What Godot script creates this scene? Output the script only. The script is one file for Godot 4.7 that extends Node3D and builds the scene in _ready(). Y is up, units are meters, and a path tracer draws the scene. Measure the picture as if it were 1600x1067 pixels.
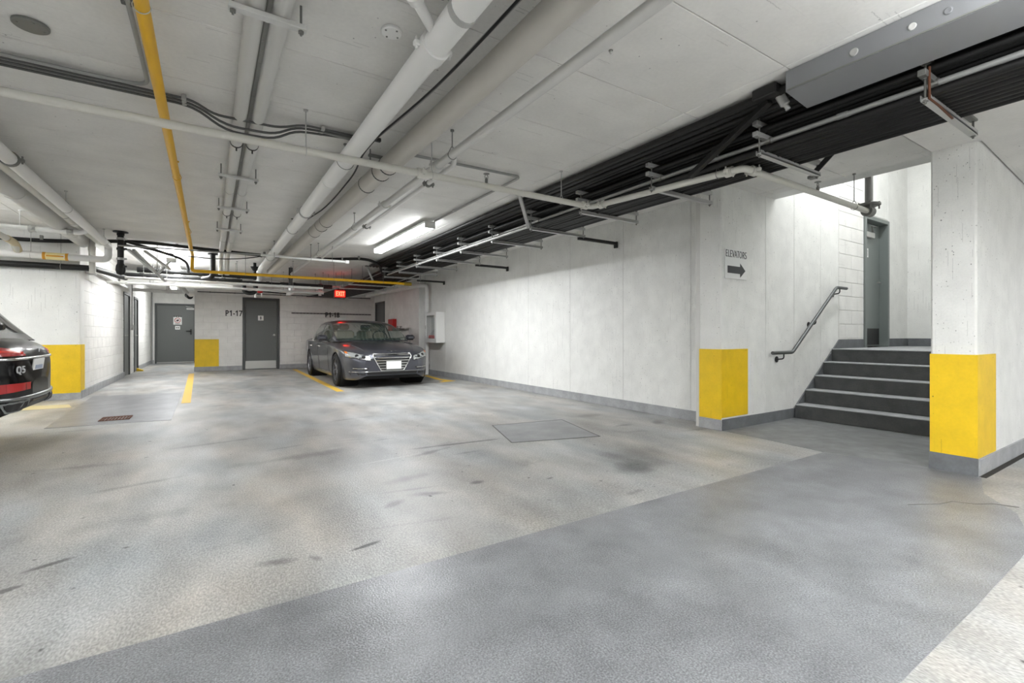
extends Node3D

# ---------------------------------------------------------------- mesh helper
class MB:
	var v := PackedVector3Array()
	var n := PackedVector3Array()
	var uv := PackedVector2Array()
	func tri(a: Vector3, b: Vector3, c: Vector3, na: Vector3, nb: Vector3, nc: Vector3, ua := Vector2.ZERO, ub := Vector2.ZERO, uc := Vector2.ZERO) -> void:
		var x := (b - a).cross(c - a)
		if x.length_squared() < 1e-16:
			return
		if x.dot(na + nb + nc) > 0.0:
			v.append_array([a, c, b]); n.append_array([na, nc, nb]); uv.append_array([ua, uc, ub])
		else:
			v.append_array([a, b, c]); n.append_array([na, nb, nc]); uv.append_array([ua, ub, uc])
	func quad(a: Vector3, b: Vector3, c: Vector3, d: Vector3, nn: Vector3) -> void:
		tri(a, b, c, nn, nn, nn)
		tri(a, c, d, nn, nn, nn)
	func quads(a: Vector3, b: Vector3, c: Vector3, d: Vector3, na: Vector3, nb: Vector3, nc: Vector3, nd: Vector3) -> void:
		tri(a, b, c, na, nb, nc)
		tri(a, c, d, na, nc, nd)
	func bx(c: Vector3, s: Vector3, b := 0.0, rot := Basis()) -> MB:
		var h := s * 0.5
		b = minf(b, minf(h.x, minf(h.y, h.z)) * 0.9)
		var axes := [Vector3.RIGHT, Vector3.UP, Vector3.BACK]
		for i in 3:
			var u: Vector3 = axes[(i + 1) % 3]
			var w: Vector3 = axes[(i + 2) % 3]
			var hu: float = h[(i + 1) % 3] - b
			var hw: float = h[(i + 2) % 3] - b
			for sg in [-1.0, 1.0]:
				var o: Vector3 = axes[i] * (h[i] * sg)
				quad(c + rot * (o - u * hu - w * hw), c + rot * (o + u * hu - w * hw), c + rot * (o + u * hu + w * hw), c + rot * (o - u * hu + w * hw), rot * (axes[i] * sg))
		if b > 0.0:
			for i in 3:
				var j := (i + 1) % 3
				var k := (i + 2) % 3
				for sj in [-1.0, 1.0]:
					for sk in [-1.0, 1.0]:
						var e: Vector3 = axes[i] * (h[i] - b)
						var p1: Vector3 = axes[j] * (h[j] * sj) + axes[k] * ((h[k] - b) * sk)
						var p2: Vector3 = axes[j] * ((h[j] - b) * sj) + axes[k] * (h[k] * sk)
						quad(c + rot * (p1 - e), c + rot * (p1 + e), c + rot * (p2 + e), c + rot * (p2 - e), rot * (axes[j] * sj + axes[k] * sk).normalized())
			for sx in [-1.0, 1.0]:
				for sy in [-1.0, 1.0]:
					for sz in [-1.0, 1.0]:
						var sv := Vector3(sx, sy, sz)
						var q := h * sv
						var nn: Vector3 = rot * sv.normalized()
						tri(c + rot * (q - Vector3(0, b * sy, b * sz)), c + rot * (q - Vector3(b * sx, 0, b * sz)), c + rot * (q - Vector3(b * sx, b * sy, 0)), nn, nn, nn)
		return self
	func span(p: Vector3, q: Vector3, b := 0.0) -> MB:
		return bx((p + q) * 0.5, (q - p).abs(), b)
	func bar(p: Vector3, q: Vector3, w: float, h: float, b := 0.0, up := Vector3.UP) -> MB:
		var d := (q - p).normalized()
		if absf(d.dot(up)) > 0.98:
			up = Vector3.RIGHT
		var side := d.cross(up).normalized()
		return bx((p + q) * 0.5, Vector3(w, h, p.distance_to(q)), b, Basis(side, d.cross(side).normalized(), d))
	func tube(pts: Array, r, seg := 10, cap := true) -> MB:
		var m := pts.size()
		var d0: Vector3 = (pts[1] - pts[0]).normalized()
		var u := d0.cross(Vector3.UP if absf(d0.y) < 0.9 else Vector3.RIGHT).normalized()
		var rings := []
		var norms := []
		for i in m:
			var d: Vector3 = ((pts[mini(i + 1, m - 1)] - pts[i]).normalized() + (pts[i] - pts[maxi(i - 1, 0)]).normalized()).normalized()
			u = (u - d * u.dot(d)).normalized()
			var w := d.cross(u)
			var ring := PackedVector3Array()
			var nr := PackedVector3Array()
			var rad: float = r[i] if r is Array else r
			for k in seg:
				var a := TAU * k / seg
				var q := u * cos(a) + w * sin(a)
				ring.append(pts[i] + q * rad)
				nr.append(q)
			rings.append(ring)
			norms.append(nr)
		for i in m - 1:
			for k in seg:
				var k2 := (k + 1) % seg
				quads(rings[i][k], rings[i][k2], rings[i + 1][k2], rings[i + 1][k], norms[i][k], norms[i][k2], norms[i + 1][k2], norms[i + 1][k])
		if cap:
			for e in [0, m - 1]:
				var dd: Vector3 = (pts[0] - pts[1]).normalized() if e == 0 else (pts[m - 1] - pts[m - 2]).normalized()
				for k in seg:
					tri(pts[e], rings[e][k], rings[e][(k + 1) % seg], dd, dd, dd)
		return self
	func lathe(xf: Transform3D, prof: Array, seg := 24, smooth := false) -> MB:
		var m := prof.size()
		var pn := []
		for i in m - 1:
			var t: Vector2 = prof[i + 1] - prof[i]
			pn.append(Vector2(t.y, -t.x).normalized())
		for i in m - 1:
			var n0: Vector2 = pn[i]
			var n1: Vector2 = pn[i]
			if smooth:
				if i > 0: n0 = (pn[i - 1] + pn[i]).normalized()
				if i < m - 2: n1 = (pn[i + 1] + pn[i]).normalized()
			for k in seg:
				var a := TAU * k / seg
				var b := TAU * (k + 1) / seg
				var ca := Vector3(cos(a), 0, sin(a))
				var cb := Vector3(cos(b), 0, sin(b))
				var p: Vector2 = prof[i]
				var q: Vector2 = prof[i + 1]
				quads(xf * (ca * p.x + Vector3(0, p.y, 0)), xf * (cb * p.x + Vector3(0, p.y, 0)), xf * (cb * q.x + Vector3(0, q.y, 0)), xf * (ca * q.x + Vector3(0, q.y, 0)),
					xf.basis * (ca * n0.x + Vector3(0, n0.y, 0)), xf.basis * (cb * n0.x + Vector3(0, n0.y, 0)), xf.basis * (cb * n1.x + Vector3(0, n1.y, 0)), xf.basis * (ca * n1.x + Vector3(0, n1.y, 0)))
		return self
	func prism(poly: PackedVector2Array, xf: Transform3D, depth: float) -> MB:
		# polygon in local xy, from z = 0 to z = depth
		var t := Geometry2D.triangulate_polygon(poly)
		var nz: Vector3 = (xf.basis * Vector3(0, 0, 1)).normalized() * signf(depth)
		for i in range(0, t.size(), 3):
			var a := Vector3(poly[t[i]].x, poly[t[i]].y, 0)
			var b := Vector3(poly[t[i + 1]].x, poly[t[i + 1]].y, 0)
			var c := Vector3(poly[t[i + 2]].x, poly[t[i + 2]].y, 0)
			var z := Vector3(0, 0, depth)
			tri(xf * (a + z), xf * (b + z), xf * (c + z), nz, nz, nz)
			tri(xf * a, xf * b, xf * c, -nz, -nz, -nz)
		var cw := Geometry2D.is_polygon_clockwise(poly)
		for i in poly.size():
			var p := poly[i]
			var q := poly[(i + 1) % poly.size()]
			var o := Vector2(q.y - p.y, p.x - q.x).normalized() * (-1.0 if cw else 1.0)
			quad(xf * Vector3(p.x, p.y, 0), xf * Vector3(q.x, q.y, 0), xf * Vector3(q.x, q.y, depth), xf * Vector3(p.x, p.y, depth), (xf.basis * Vector3(o.x, o.y, 0)).normalized())
		return self
	func top(p: Array, uvf: Callable) -> MB:
		# a level polygon facing up, mapped by uvf
		var poly := PackedVector2Array()
		for q in p: poly.append(Vector2(q.x, q.z))
		var t := Geometry2D.triangulate_polygon(poly)
		for i in range(0, t.size(), 3):
			tri(p[t[i]], p[t[i + 1]], p[t[i + 2]], Vector3.UP, Vector3.UP, Vector3.UP, uvf.call(p[t[i]]), uvf.call(p[t[i + 1]]), uvf.call(p[t[i + 2]]))
		return self
	func mesh() -> ArrayMesh:
		var a := []
		a.resize(Mesh.ARRAY_MAX)
		a[Mesh.ARRAY_VERTEX] = v
		a[Mesh.ARRAY_NORMAL] = n
		a[Mesh.ARRAY_TEX_UV] = uv
		var m := ArrayMesh.new()
		m.add_surface_from_arrays(Mesh.PRIMITIVE_TRIANGLES, a)
		return m

# ---------------------------------------------------------------- scene helpers
var names := {}
var mats := {}
var boxes := {}

func numbered(called: String) -> String:
	names[called] = names.get(called, -1) + 1
	return called if names[called] == 0 else "%s_%03d" % [called, names[called]]

func meta(o: Node, label := "", category := "", group := "", kind := "") -> Node:
	if label: o.set_meta("label", label)
	if category: o.set_meta("category", category)
	if group: o.set_meta("group", group)
	if kind: o.set_meta("kind", kind)
	return o

func thing(called: String, label: String, category: String, at := Vector3.ZERO, group := "", turn := 0.0) -> Node3D:
	var o := Node3D.new()
	o.name = numbered(called)
	add_child(o)
	o.position = at
	o.rotation.y = turn
	meta(o, label, category, group)
	return o

# one named mesh; vertices are given in world places and are shifted to the parent's base
func obj(called: String, m, material: Material, parent: Node3D = null, local := false) -> MeshInstance3D:
	var o := MeshInstance3D.new()
	o.name = called if parent else numbered(called)
	if m is MB:
		if parent and not local:
			var off := Vector3.ZERO
			var p: Node = parent
			while p is Node3D and p != self:
				off += (p as Node3D).position
				p = p.get_parent()
			if off != Vector3.ZERO:
				for i in m.v.size(): m.v[i] -= off
		o.mesh = m.mesh()
	else:
		o.mesh = m
	o.material_override = material
	(parent if parent else self).add_child(o, true)
	return o

func struct(called: String, m, material: Material) -> MeshInstance3D:
	var o := obj(called, m, material)
	o.set_meta("kind", "structure")
	return o

func solo(called: String, m, material: Material, label: String, category: String, group := "") -> MeshInstance3D:
	var o := obj(called, m, material)
	meta(o, label, category, group)
	return o

func boxmesh(s: Vector3, b: float) -> ArrayMesh:
	var key := "%.3f %.3f %.3f %.4f" % [s.x, s.y, s.z, b]
	if not boxes.has(key): boxes[key] = MB.new().bx(Vector3.ZERO, s, b).mesh()
	return boxes[key]

func piece(called: String, c: Vector3, s: Vector3, b: float, material: Material, parent: Node3D) -> MeshInstance3D:
	var o := obj(called, boxmesh(s, b), material, parent)
	o.position = c - parent.position
	return o

func bend(pts: Array, rad: float, cuts := 6) -> Array:
	var out := [pts[0]]
	for i in range(1, pts.size() - 1):
		var a: Vector3 = (pts[i - 1] - pts[i])
		var b: Vector3 = (pts[i + 1] - pts[i])
		var r := minf(rad, minf(a.length(), b.length()) * 0.49)
		var p: Vector3 = pts[i] + a.normalized() * r
		var q: Vector3 = pts[i] + b.normalized() * r
		for k in cuts + 1:
			var t := float(k) / cuts
			out.append(p.lerp(pts[i], t).lerp((pts[i] as Vector3).lerp(q, t), t))
	out.append(pts[-1])
	return out

func V(x: float, y: float, z: float) -> Vector3:
	return Vector3(x, y, z)

func along(p: Vector3, d: Vector3) -> Transform3D:
	# y axis along d
	d = d.normalized()
	var x := d.cross(Vector3.UP if absf(d.y) < 0.9 else Vector3.RIGHT).normalized()
	return Transform3D(Basis(x, d, x.cross(d)), p)

func mat(key: String, c: Color, rough := 0.6, metal := 0.0) -> StandardMaterial3D:
	if not mats.has(key):
		var m := StandardMaterial3D.new()
		m.resource_name = key
		m.albedo_color = c
		m.roughness = rough
		m.metallic = metal
		mats[key] = m
	return mats[key]

func noise(f: float, octaves := 4, sd := 1, kind := FastNoiseLite.TYPE_SIMPLEX_SMOOTH, gain := 0.5) -> FastNoiseLite:
	var z := FastNoiseLite.new()
	z.noise_type = kind
	z.seed = sd
	z.frequency = f
	z.fractal_octaves = octaves
	z.fractal_gain = gain
	return z

func rgb8(w: int, h: int, bytes: PackedByteArray) -> ImageTexture:
	return ImageTexture.create_from_image(Image.create_from_data(w, h, false, Image.FORMAT_RGB8, bytes))

func grey8(w: int, h: int, bytes: PackedByteArray) -> ImageTexture:
	return ImageTexture.create_from_image(Image.create_from_data(w, h, false, Image.FORMAT_L8, bytes))

# painted concrete: an even base with slow variation, bug holes, scratches. Returns [albedo, height]
func concrete(sd: int, base: Color, holes: int, vary: float, streaks: int, horizontal := false, W := 1024) -> Array:
	var rng := RandomNumberGenerator.new()
	rng.seed = sd
	var big := noise(6.1 / W, 4, sd).get_seamless_image(W, W).get_data()
	var fine := noise(0.09, 3, sd + 7).get_seamless_image(W, W).get_data()
	var lum := PackedFloat32Array()
	lum.resize(W * W)
	var hgt := PackedFloat32Array()
	hgt.resize(W * W)
	for i in W * W:
		lum[i] = 1.0 + (big[i] / 255.0 - 0.5) * vary + (fine[i] / 255.0 - 0.5) * vary * 0.5
		hgt[i] = 0.62 + (fine[i] / 255.0 - 0.5) * 0.25
	for k in holes:
		var cx := rng.randi_range(0, W - 1)
		var cy := rng.randi_range(0, W - 1)
		if rng.randf() < 0.55:   # holes come in clusters
			cx = int(posmod(rng.randfn(W * (0.25 + 0.5 * float(k % 5) / 4.0), 60.0), W))
			cy = int(posmod(rng.randfn(W * fmod(k * 0.37, 1.0), 80.0), W))
		var r := rng.randf_range(0.5, 1.2) if rng.randf() < 0.93 else rng.randf_range(1.4, 2.3)
		var dark := rng.randf_range(0.15, 0.7)
		var rr := int(ceil(r))
		for y in range(-rr, rr + 1):
			for x in range(-rr, rr + 1):
				if x * x + y * y <= r * r:
					var at := posmod(cy + y, W) * W + posmod(cx + x, W)
					lum[at] *= 1.0 - dark * 0.8
					hgt[at] = 0.15
	for k in streaks:
		var cx := rng.randi_range(0, W - 1)
		var cy := rng.randi_range(0, W - 1)
		var len := rng.randi_range(15, 90)
		var amount := rng.randf_range(-0.08, 0.03) if rng.randf() < 0.8 else -0.2
		for i in len:
			var x := posmod(cx + (i if horizontal else rng.randi_range(0, 1)), W)
			var y := posmod(cy + (rng.randi_range(0, 1) if horizontal else i), W)
			lum[y * W + x] *= 1.0 + amount
	var a := PackedByteArray()
	a.resize(W * W * 3)
	var h := PackedByteArray()
	h.resize(W * W)
	for i in W * W:
		var l := lum[i]
		a[i * 3] = int(clampf(base.r * l, 0, 1) * 255)
		a[i * 3 + 1] = int(clampf(base.g * l, 0, 1) * 255)
		a[i * 3 + 2] = int(clampf(base.b * l, 0, 1) * 255)
		h[i] = int(clampf(hgt[i], 0, 1) * 255)
	return [rgb8(W, W, a), grey8(W, W, h)]

func tri_mat(key: String, maps: Array, scale: float, rough: float, relief := 0.0, off := Vector3.ZERO) -> StandardMaterial3D:
	var m := mat(key, Color.WHITE, rough)
	m.albedo_texture = maps[0]
	m.uv1_triplanar = true
	m.uv1_world_triplanar = true
	m.uv1_scale = Vector3.ONE * scale
	m.uv1_offset = off
	m.uv1_triplanar_sharpness = 8.0
	if relief > 0.0:
		m.heightmap_enabled = true
		m.heightmap_texture = maps[1]
		m.heightmap_scale = relief
	return m

func smooth_lerp(t: Array, s: float) -> float:
	# monotone-ish smooth curve through [s0, v0, s1, v1, ...]
	var n := t.size() / 2
	if s <= t[0]: return t[1]
	if s >= t[(n - 1) * 2]: return t[(n - 1) * 2 + 1]
	var i := 0
	while s > t[(i + 1) * 2]: i += 1
	var x0: float = t[i * 2]
	var x1: float = t[i * 2 + 2]
	var y0: float = t[i * 2 + 1]
	var y1: float = t[i * 2 + 3]
	var d := (y1 - y0) / (x1 - x0)
	var m0 := d
	var m1 := d
	if i > 0:
		var dp: float = (y0 - t[i * 2 - 1]) / (x0 - t[i * 2 - 2])
		m0 = 0.0 if dp * d <= 0.0 else 2.0 * dp * d / (dp + d)
	if i < n - 2:
		var dn: float = (t[i * 2 + 5] - y1) / (t[i * 2 + 4] - x1)
		m1 = 0.0 if dn * d <= 0.0 else 2.0 * dn * d / (dn + d)
	var h := x1 - x0
	var u := (s - x0) / h
	return (2 * u * u * u - 3 * u * u + 1) * y0 + (u * u * u - 2 * u * u + u) * h * m0 + (-2 * u * u * u + 3 * u * u) * y1 + (u * u * u - u * u) * h * m1

const CEIL := 2.7
const CAM_H := 1.05

func _ready() -> void:
	# ---- camera
	var cam := Camera3D.new()
	cam.name = "camera"
	add_child(cam)
	cam.position = V(0, CAM_H, 0)
	cam.rotation.y = -atan(472.0 / 735.0)
	cam.near = 0.05
	cam.far = 100.0
	cam.set_frustum(0.05 * 1067.0 / 735.0, Vector2(0, -10.5 / 735.0 * 0.05), 0.05, 100.0)
	cam.current = true
	# ---- environment
	var we := WorldEnvironment.new()
	we.name = "world_environment"
	var env := Environment.new()
	env.background_mode = Environment.BG_COLOR
	env.background_color = Color(0.02, 0.02, 0.02)
	env.tonemap_mode = Environment.TONE_MAPPER_LINEAR
	env.tonemap_exposure = 2.5
	env.sdfgi_enabled = true
	env.ssao_enabled = true
	env.ssil_enabled = true
	we.environment = env
	add_child(we)
	# ---- lamps, seen, out of view and added: position of the lens centre, axis, length, strength
	materials()
	lamp(V(2.62, 2.60, -7.45), true, 2.44, 4.6, "long lit fluorescent strip on the ceiling left of the cable tray", "ceiling strips")
	lamp(V(-0.62, 2.47, -12.3), true, 2.44, 1.4, "lit fluorescent strip seen end-on left of the yellow pipe at the back", "ceiling strips")
	lamp(V(-3.4, 2.35, -7.8), true, 2.44, 1.7, "unseen strip over the stall left of the white pipes", "ceiling strips")  # out of view, placed to light the ceiling around the left pipes
	lamp(V(2.56, 2.3, 1.0), true, 2.44, 3.4, "unseen strip over the aisle in line with the long lit one", "ceiling strips")  # out of view, lights the right wall and the near ceiling
	lamp(V(-3.0, 2.3, -1.0), true, 2.44, 2.2, "unseen strip above the aisle left of the parked black car", "ceiling strips")  # out of view, set to light the near left floor and ceiling
	lamp(V(-0.6, 2.3, 3.4), false, 2.44, 3.5, "unseen strip across the aisle behind the camera", "ceiling strips")  # out of view, lights the floor and ceiling close to the camera
	lamp(V(7.2, 4.42, -2.2), false, 2.44, 1.6, "unseen strip high in the stairwell, lighting its walls", "ceiling strips")  # out of view, placed to brighten the stairwell
	lamp(V(-3.6, 2.3, -4.7), true, 2.44, 1.0, "added fill strip hung over the bonnet of the black car", "ceiling strips")  # added fill lamp, lifts the left and middle of the ceiling
	lamp(V(-1.0, 2.6, -18.6), true, 1.22, 1.8, "short unseen strip over the corridor before the far grey door", "ceiling strips")  # unseen lamp, set here to light the corridor and its door
	lamp(V(7.4, 2.1, 1.2), false, 2.44, 1.8, "unseen strip under the sloping slab past the yellow column", "ceiling strips")  # out of view, lights the wall past the yellow column
	structure()
	doors()
	floor_details()
	wall_details()
	services()
	tray()
	plumbing()
	sedan()
	suv()

# ---------------------------------------------------------------- materials
var floor_tex: ImageTexture
var floor_bump: ImageTexture

func materials() -> void:
	var wall := concrete(11, Color(0.90, 0.90, 0.885), 900, 0.05, 420)
	tri_mat("wall_paint", wall, 1.0 / 2.6, 0.62, 0.25)
	var wb := concrete(12, Color(0.90, 0.90, 0.885), 1300, 0.06, 420)
	tri_mat("wall_rough", wb, 1.0 / 1.9, 0.62, 0.3)
	var blk := concrete(13, Color(0.89, 0.885, 0.87), 300, 0.06, 240, true)
	tri_mat("block_paint", blk, 1.0 / 2.2, 0.66, 0.25)
	var cl := concrete(14, Color(0.865, 0.86, 0.845), 140, 0.06, 260, true)
	tri_mat("ceiling_paint", cl, 1.0 / 3.1, 0.7, 0.15)
	mat("ceiling_joint", Color(0.70, 0.69, 0.67), 0.8)
	mat("joint_paint", Color(0.84, 0.835, 0.82), 0.7)
	var yl := concrete(15, Color(0.885, 0.735, 0.085), 60, 0.07, 30, false, 512)
	tri_mat("yellow_paint", yl, 1.0 / 1.4, 0.5, 0.15)
	var gb := concrete(16, Color(0.62, 0.625, 0.63), 50, 0.16, 50, true, 512)
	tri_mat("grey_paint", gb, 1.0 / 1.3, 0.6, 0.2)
	var gd := concrete(17, Color(0.40, 0.41, 0.42), 60, 0.2, 60, true, 512)
	tri_mat("dark_grey_paint", gd, 1.0 / 1.3, 0.6, 0.2)
	mat("door_paint", Color(0.375, 0.385, 0.375), 0.42)
	mat("door_frame_paint", Color(0.30, 0.31, 0.305), 0.45)
	mat("stair_door_paint", Color(0.45, 0.475, 0.465), 0.42)
	mat("steel", Color(0.72, 0.72, 0.70), 0.35, 0.85)
	mat("galvanised", Color(0.72, 0.72, 0.71), 0.42, 0.35)
	mat("dull_steel", Color(0.50, 0.50, 0.485), 0.5, 0.35)
	mat("dark_steel", Color(0.20, 0.20, 0.20), 0.5, 0.5)
	mat("black_iron", Color(0.05, 0.05, 0.05), 0.5)
	mat("black_cable", Color(0.035, 0.035, 0.035), 0.5)
	mat("white_pipe", Color(0.89, 0.888, 0.877), 0.4)
	mat("grey_pipe", Color(0.80, 0.797, 0.782), 0.42)
	mat("cream_pipe", Color(0.81, 0.803, 0.772), 0.4)
	mat("beige_pipe", Color(0.745, 0.73, 0.70), 0.6)
	mat("yellow_pipe", Color(0.87, 0.67, 0.05), 0.38)
	mat("gas_pipe_end", Color(0.60, 0.50, 0.10), 0.5)
	mat("conduit", Color(0.60, 0.60, 0.59), 0.4, 0.35)
	mat("dark_conduit", Color(0.36, 0.36, 0.355), 0.45, 0.3)
	mat("tan_plastic", Color(0.80, 0.74, 0.60), 0.45)
	mat("fixture", Color(0.80, 0.80, 0.79), 0.45)
	mat("red", Color(0.70, 0.06, 0.07), 0.4)
	mat("white_plastic", Color(0.90, 0.90, 0.89), 0.35)
	mat("black_plastic", Color(0.05, 0.05, 0.05), 0.45)
	mat("ink", Color(0.13, 0.13, 0.13), 0.6)
	mat("sign_white", Color(0.90, 0.90, 0.89), 0.5)
	mat("rust", Color(0.36, 0.21, 0.13), 0.85)
	mat("line_paint", Color(0.88, 0.72, 0.28), 0.6)
	mat("rubber", Color(0.045, 0.045, 0.047), 0.75)
	var g := mat("clear_glass", Color(0.9, 0.95, 0.93, 0.08), 0.03)
	g.transparency = BaseMaterial3D.TRANSPARENCY_ALPHA
	var lens := mat("lamp_lens", Color(0.95, 0.95, 0.95), 0.4)
	lens.emission_enabled = true
	lens.emission = Color(0.98, 0.99, 1.0)
	lens.emission_energy_multiplier = 9.0
	floor_texture()

func floor_texture() -> void:
	# stains, tyre marks and wear on the main slab: x from -3.5 to 5, z from -17 to 0.5
	var W := 2048
	var H := 2048
	var rng := RandomNumberGenerator.new()
	rng.seed = 5
	var big := noise(0.0024, 7, 31, FastNoiseLite.TYPE_SIMPLEX_SMOOTH, 0.6).get_seamless_image(W, H).get_data()
	var mid := noise(0.009, 5, 32).get_seamless_image(W, H).get_data()
	var fine := noise(0.45, 1, 33).get_seamless_image(W, H).get_data()
	var tint := noise(0.005, 3, 34).get_seamless_image(W, H).get_data()
	var lum := PackedFloat32Array()
	lum.resize(W * H)
	for i in W * H:
		lum[i] = 1.0 + (big[i] - 128) * 0.0010 + (mid[i] - 128) * 0.0011 + (fine[i] - 128) * 0.0016
	# [x, z, half length, half width, turn in degrees, darkness, softness]
	var marks := [
		[0.64, -2.36, 0.10, 0.016, 12, 0.45, 0.4], [0.25, -2.42, 0.13, 0.045, -15, 0.22, 0.8], [0.42, -2.36, 0.06, 0.03, -60, 0.2, 0.8], [-0.62, -2.95, 0.09, 0.02, 25, 0.35, 0.6], [-0.7, -2.75, 0.05, 0.02, 25, 0.3, 0.6],
		[2.0, -4.1, 0.55, 0.035, -4, 0.3, 0.7], [1.7, -3.95, 0.25, 0.05, 20, 0.22, 0.8], [2.9, -2.62, 0.33, 0.16, 10, 0.25, 0.9], [3.1, -2.9, 0.4, 0.22, 0, 0.13, 0.9],
		[0.95, -2.85, 0.10, 0.04, 30, 0.2, 0.7], [1.25, -2.9, 0.16, 0.05, -20, 0.2, 0.8], [1.6, -2.95, 0.06, 0.035, 0, 0.3, 0.8], [1.2, -3.3, 0.2, 0.08, 10, 0.14, 0.9], [0.6, -4.4, 0.5, 0.1, 5, 0.14, 0.9],
		[-0.4, -4.2, 0.4, 0.05, 15, 0.15, 0.9], [0.1, -5.4, 0.5, 0.05, 10, 0.12, 0.9], [-0.9, -5.0, 0.35, 0.06, -10, 0.12, 0.9], [0.9, -12.5, 0.7, 0.10, 4, 0.2, 0.8], [1.2, -13.6, 0.35, 0.2, 0, 0.22, 0.9], [1.6, -11.2, 0.8, 0.1, -6, 0.15, 0.9],
		[0.4, -9.9, 0.9, 0.03, 3, 0.2, 0.7], [0.9, -10.4, 0.6, 0.03, 3, 0.2, 0.7], [3.4, -5.6, 0.5, 0.2, 0, 0.08, 1.0], [4.2, -4.6, 0.3, 0.1, 0, 0.12, 0.9], [4.5, -3.8, 0.2, 0.08, 30, 0.2, 0.8], [4.0, -3.9, 0.15, 0.06, 0, 0.2, 0.8],
		[4.0, -9.7, 0.5, 0.2, 0, 0.15, 0.9], [3.3, -9.2, 1.0, 0.12, 0, 0.18, 0.9], [-1.3, -6.9, 0.4, 0.06, 0, 0.1, 0.9], [-0.3, -3.4, 0.5, 0.12, 0, 0.08, 1.0], [1.0, -3.6, 0.7, 0.3, 0, -0.07, 1.0], [-0.2, -5.0, 0.8, 0.4, 0, -0.06, 1.0],
		[2.4, -2.2, 0.12, 0.03, 10, 0.12, 0.9], [2.1, -2.75, 0.05, 0.02, 10, 0.3, 0.7], [2.2, -3.2, 0.2, 0.08, 50, 0.12, 0.9], [3.6, -2.3, 0.5, 0.12, 0, -0.05, 1.0], [0.0, -0.3, 0.4, 0.2, 0, 0.08, 1.0]]
	for k in 420:
		marks.append([rng.randf_range(-4, 5), rng.randf_range(-17, 1), rng.randf_range(0.006, 0.02), rng.randf_range(0.006, 0.014), rng.randf_range(0, 180), rng.randf_range(0.15, 0.6), 0.5])
	for k in 90:
		marks.append([rng.randf_range(-3, 5), rng.randf_range(-16, -2), rng.randf_range(0.1, 0.5), rng.randf_range(0.015, 0.06), rng.randf_range(-20, 20), rng.randf_range(0.03, 0.13) * (1 if rng.randf() < 0.7 else -0.8), 0.9])
	for m in marks:
		var a := deg_to_rad(m[4])
		var reach: float = m[2] + m[3]
		var x0 := int((m[0] - reach + 3.5) / 8.5 * W)
		var x1 := int((m[0] + reach + 3.5) / 8.5 * W)
		var y0 := int((m[1] - reach + 17.0) / 17.5 * H)
		var y1 := int((m[1] + reach + 17.0) / 17.5 * H)
		for y in range(y0, y1 + 1):
			for x in range(x0, x1 + 1):
				var p := Vector2((x + 0.5) * 8.5 / W - 3.5 - m[0], (y + 0.5) * 17.5 / H - 17.0 - m[1]).rotated(a)
				var at := posmod(y, H) * W + posmod(x, W)
				var d := sqrt(p.x * p.x / (m[2] * m[2]) + p.y * p.y / (m[3] * m[3])) + (mid[at] - 128) * 0.004
				lum[at] *= 1.0 - 1.3 * m[5] * clampf((1.0 - d) / m[6], 0.0, 1.0)
	var a2 := PackedByteArray()
	a2.resize(W * H * 3)
	var hb := PackedByteArray()
	hb.resize(W * H)
	for i in W * H:
		var l := lum[i]
		var t := (tint[i] - 128) * 0.00016
		a2[i * 3] = int(clampf((0.603 + t) * l, 0, 1) * 255)
		a2[i * 3 + 1] = int(clampf(0.600 * l, 0, 1) * 255)
		a2[i * 3 + 2] = int(clampf((0.587 - t) * l, 0, 1) * 255)
		hb[i] = fine[i]
	var m := mat("floor_concrete", Color.WHITE, 0.46)
	m.albedo_texture = rgb8(W, H, a2)
	m.roughness = 0.45
	m.heightmap_enabled = true
	m.heightmap_texture = grey8(W, H, hb)
	m.heightmap_scale = 0.10
	# the newer coating: grey with a fine grain
	var N := 1024
	var n1 := noise(0.007, 7, 41, FastNoiseLite.TYPE_SIMPLEX_SMOOTH, 0.62).get_seamless_image(N, N).get_data()
	var n2 := noise(0.42, 1, 42).get_seamless_image(N, N).get_data()
	var c := PackedByteArray()
	c.resize(N * N * 3)
	for i in N * N:
		var l := 1.0 + (n1[i] - 128) * 0.0011 + (n2[i] - 128) * 0.0022
		if rng.randf() < 0.00012: l *= 0.5
		c[i * 3] = int(clampf(0.468 * l, 0, 1) * 255)
		c[i * 3 + 1] = int(clampf(0.474 * l, 0, 1) * 255)
		c[i * 3 + 2] = int(clampf(0.485 * l, 0, 1) * 255)
	var grain := grey8(N, N, n2)
	var coat := tri_mat("floor_coating", [rgb8(N, N, c), grain], 1.0 / 3.3, 0.36, 0.10)
	var c3 := tri_mat("floor_plain", [mats["floor_concrete"].albedo_texture, grain], 1.0 / 9.0, 0.5)
	var pad := mat("floor_pad", Color(0.97, 0.97, 0.95), 0.5)
	pad.albedo_texture = coat.albedo_texture
	pad.uv1_triplanar = true
	pad.uv1_world_triplanar = true
	pad.uv1_scale = Vector3.ONE / 1.7

func floor_uv(p: Vector3) -> Vector2:
	return Vector2((p.x + 3.5) / 8.5, (p.z + 17.0) / 17.5)

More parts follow.
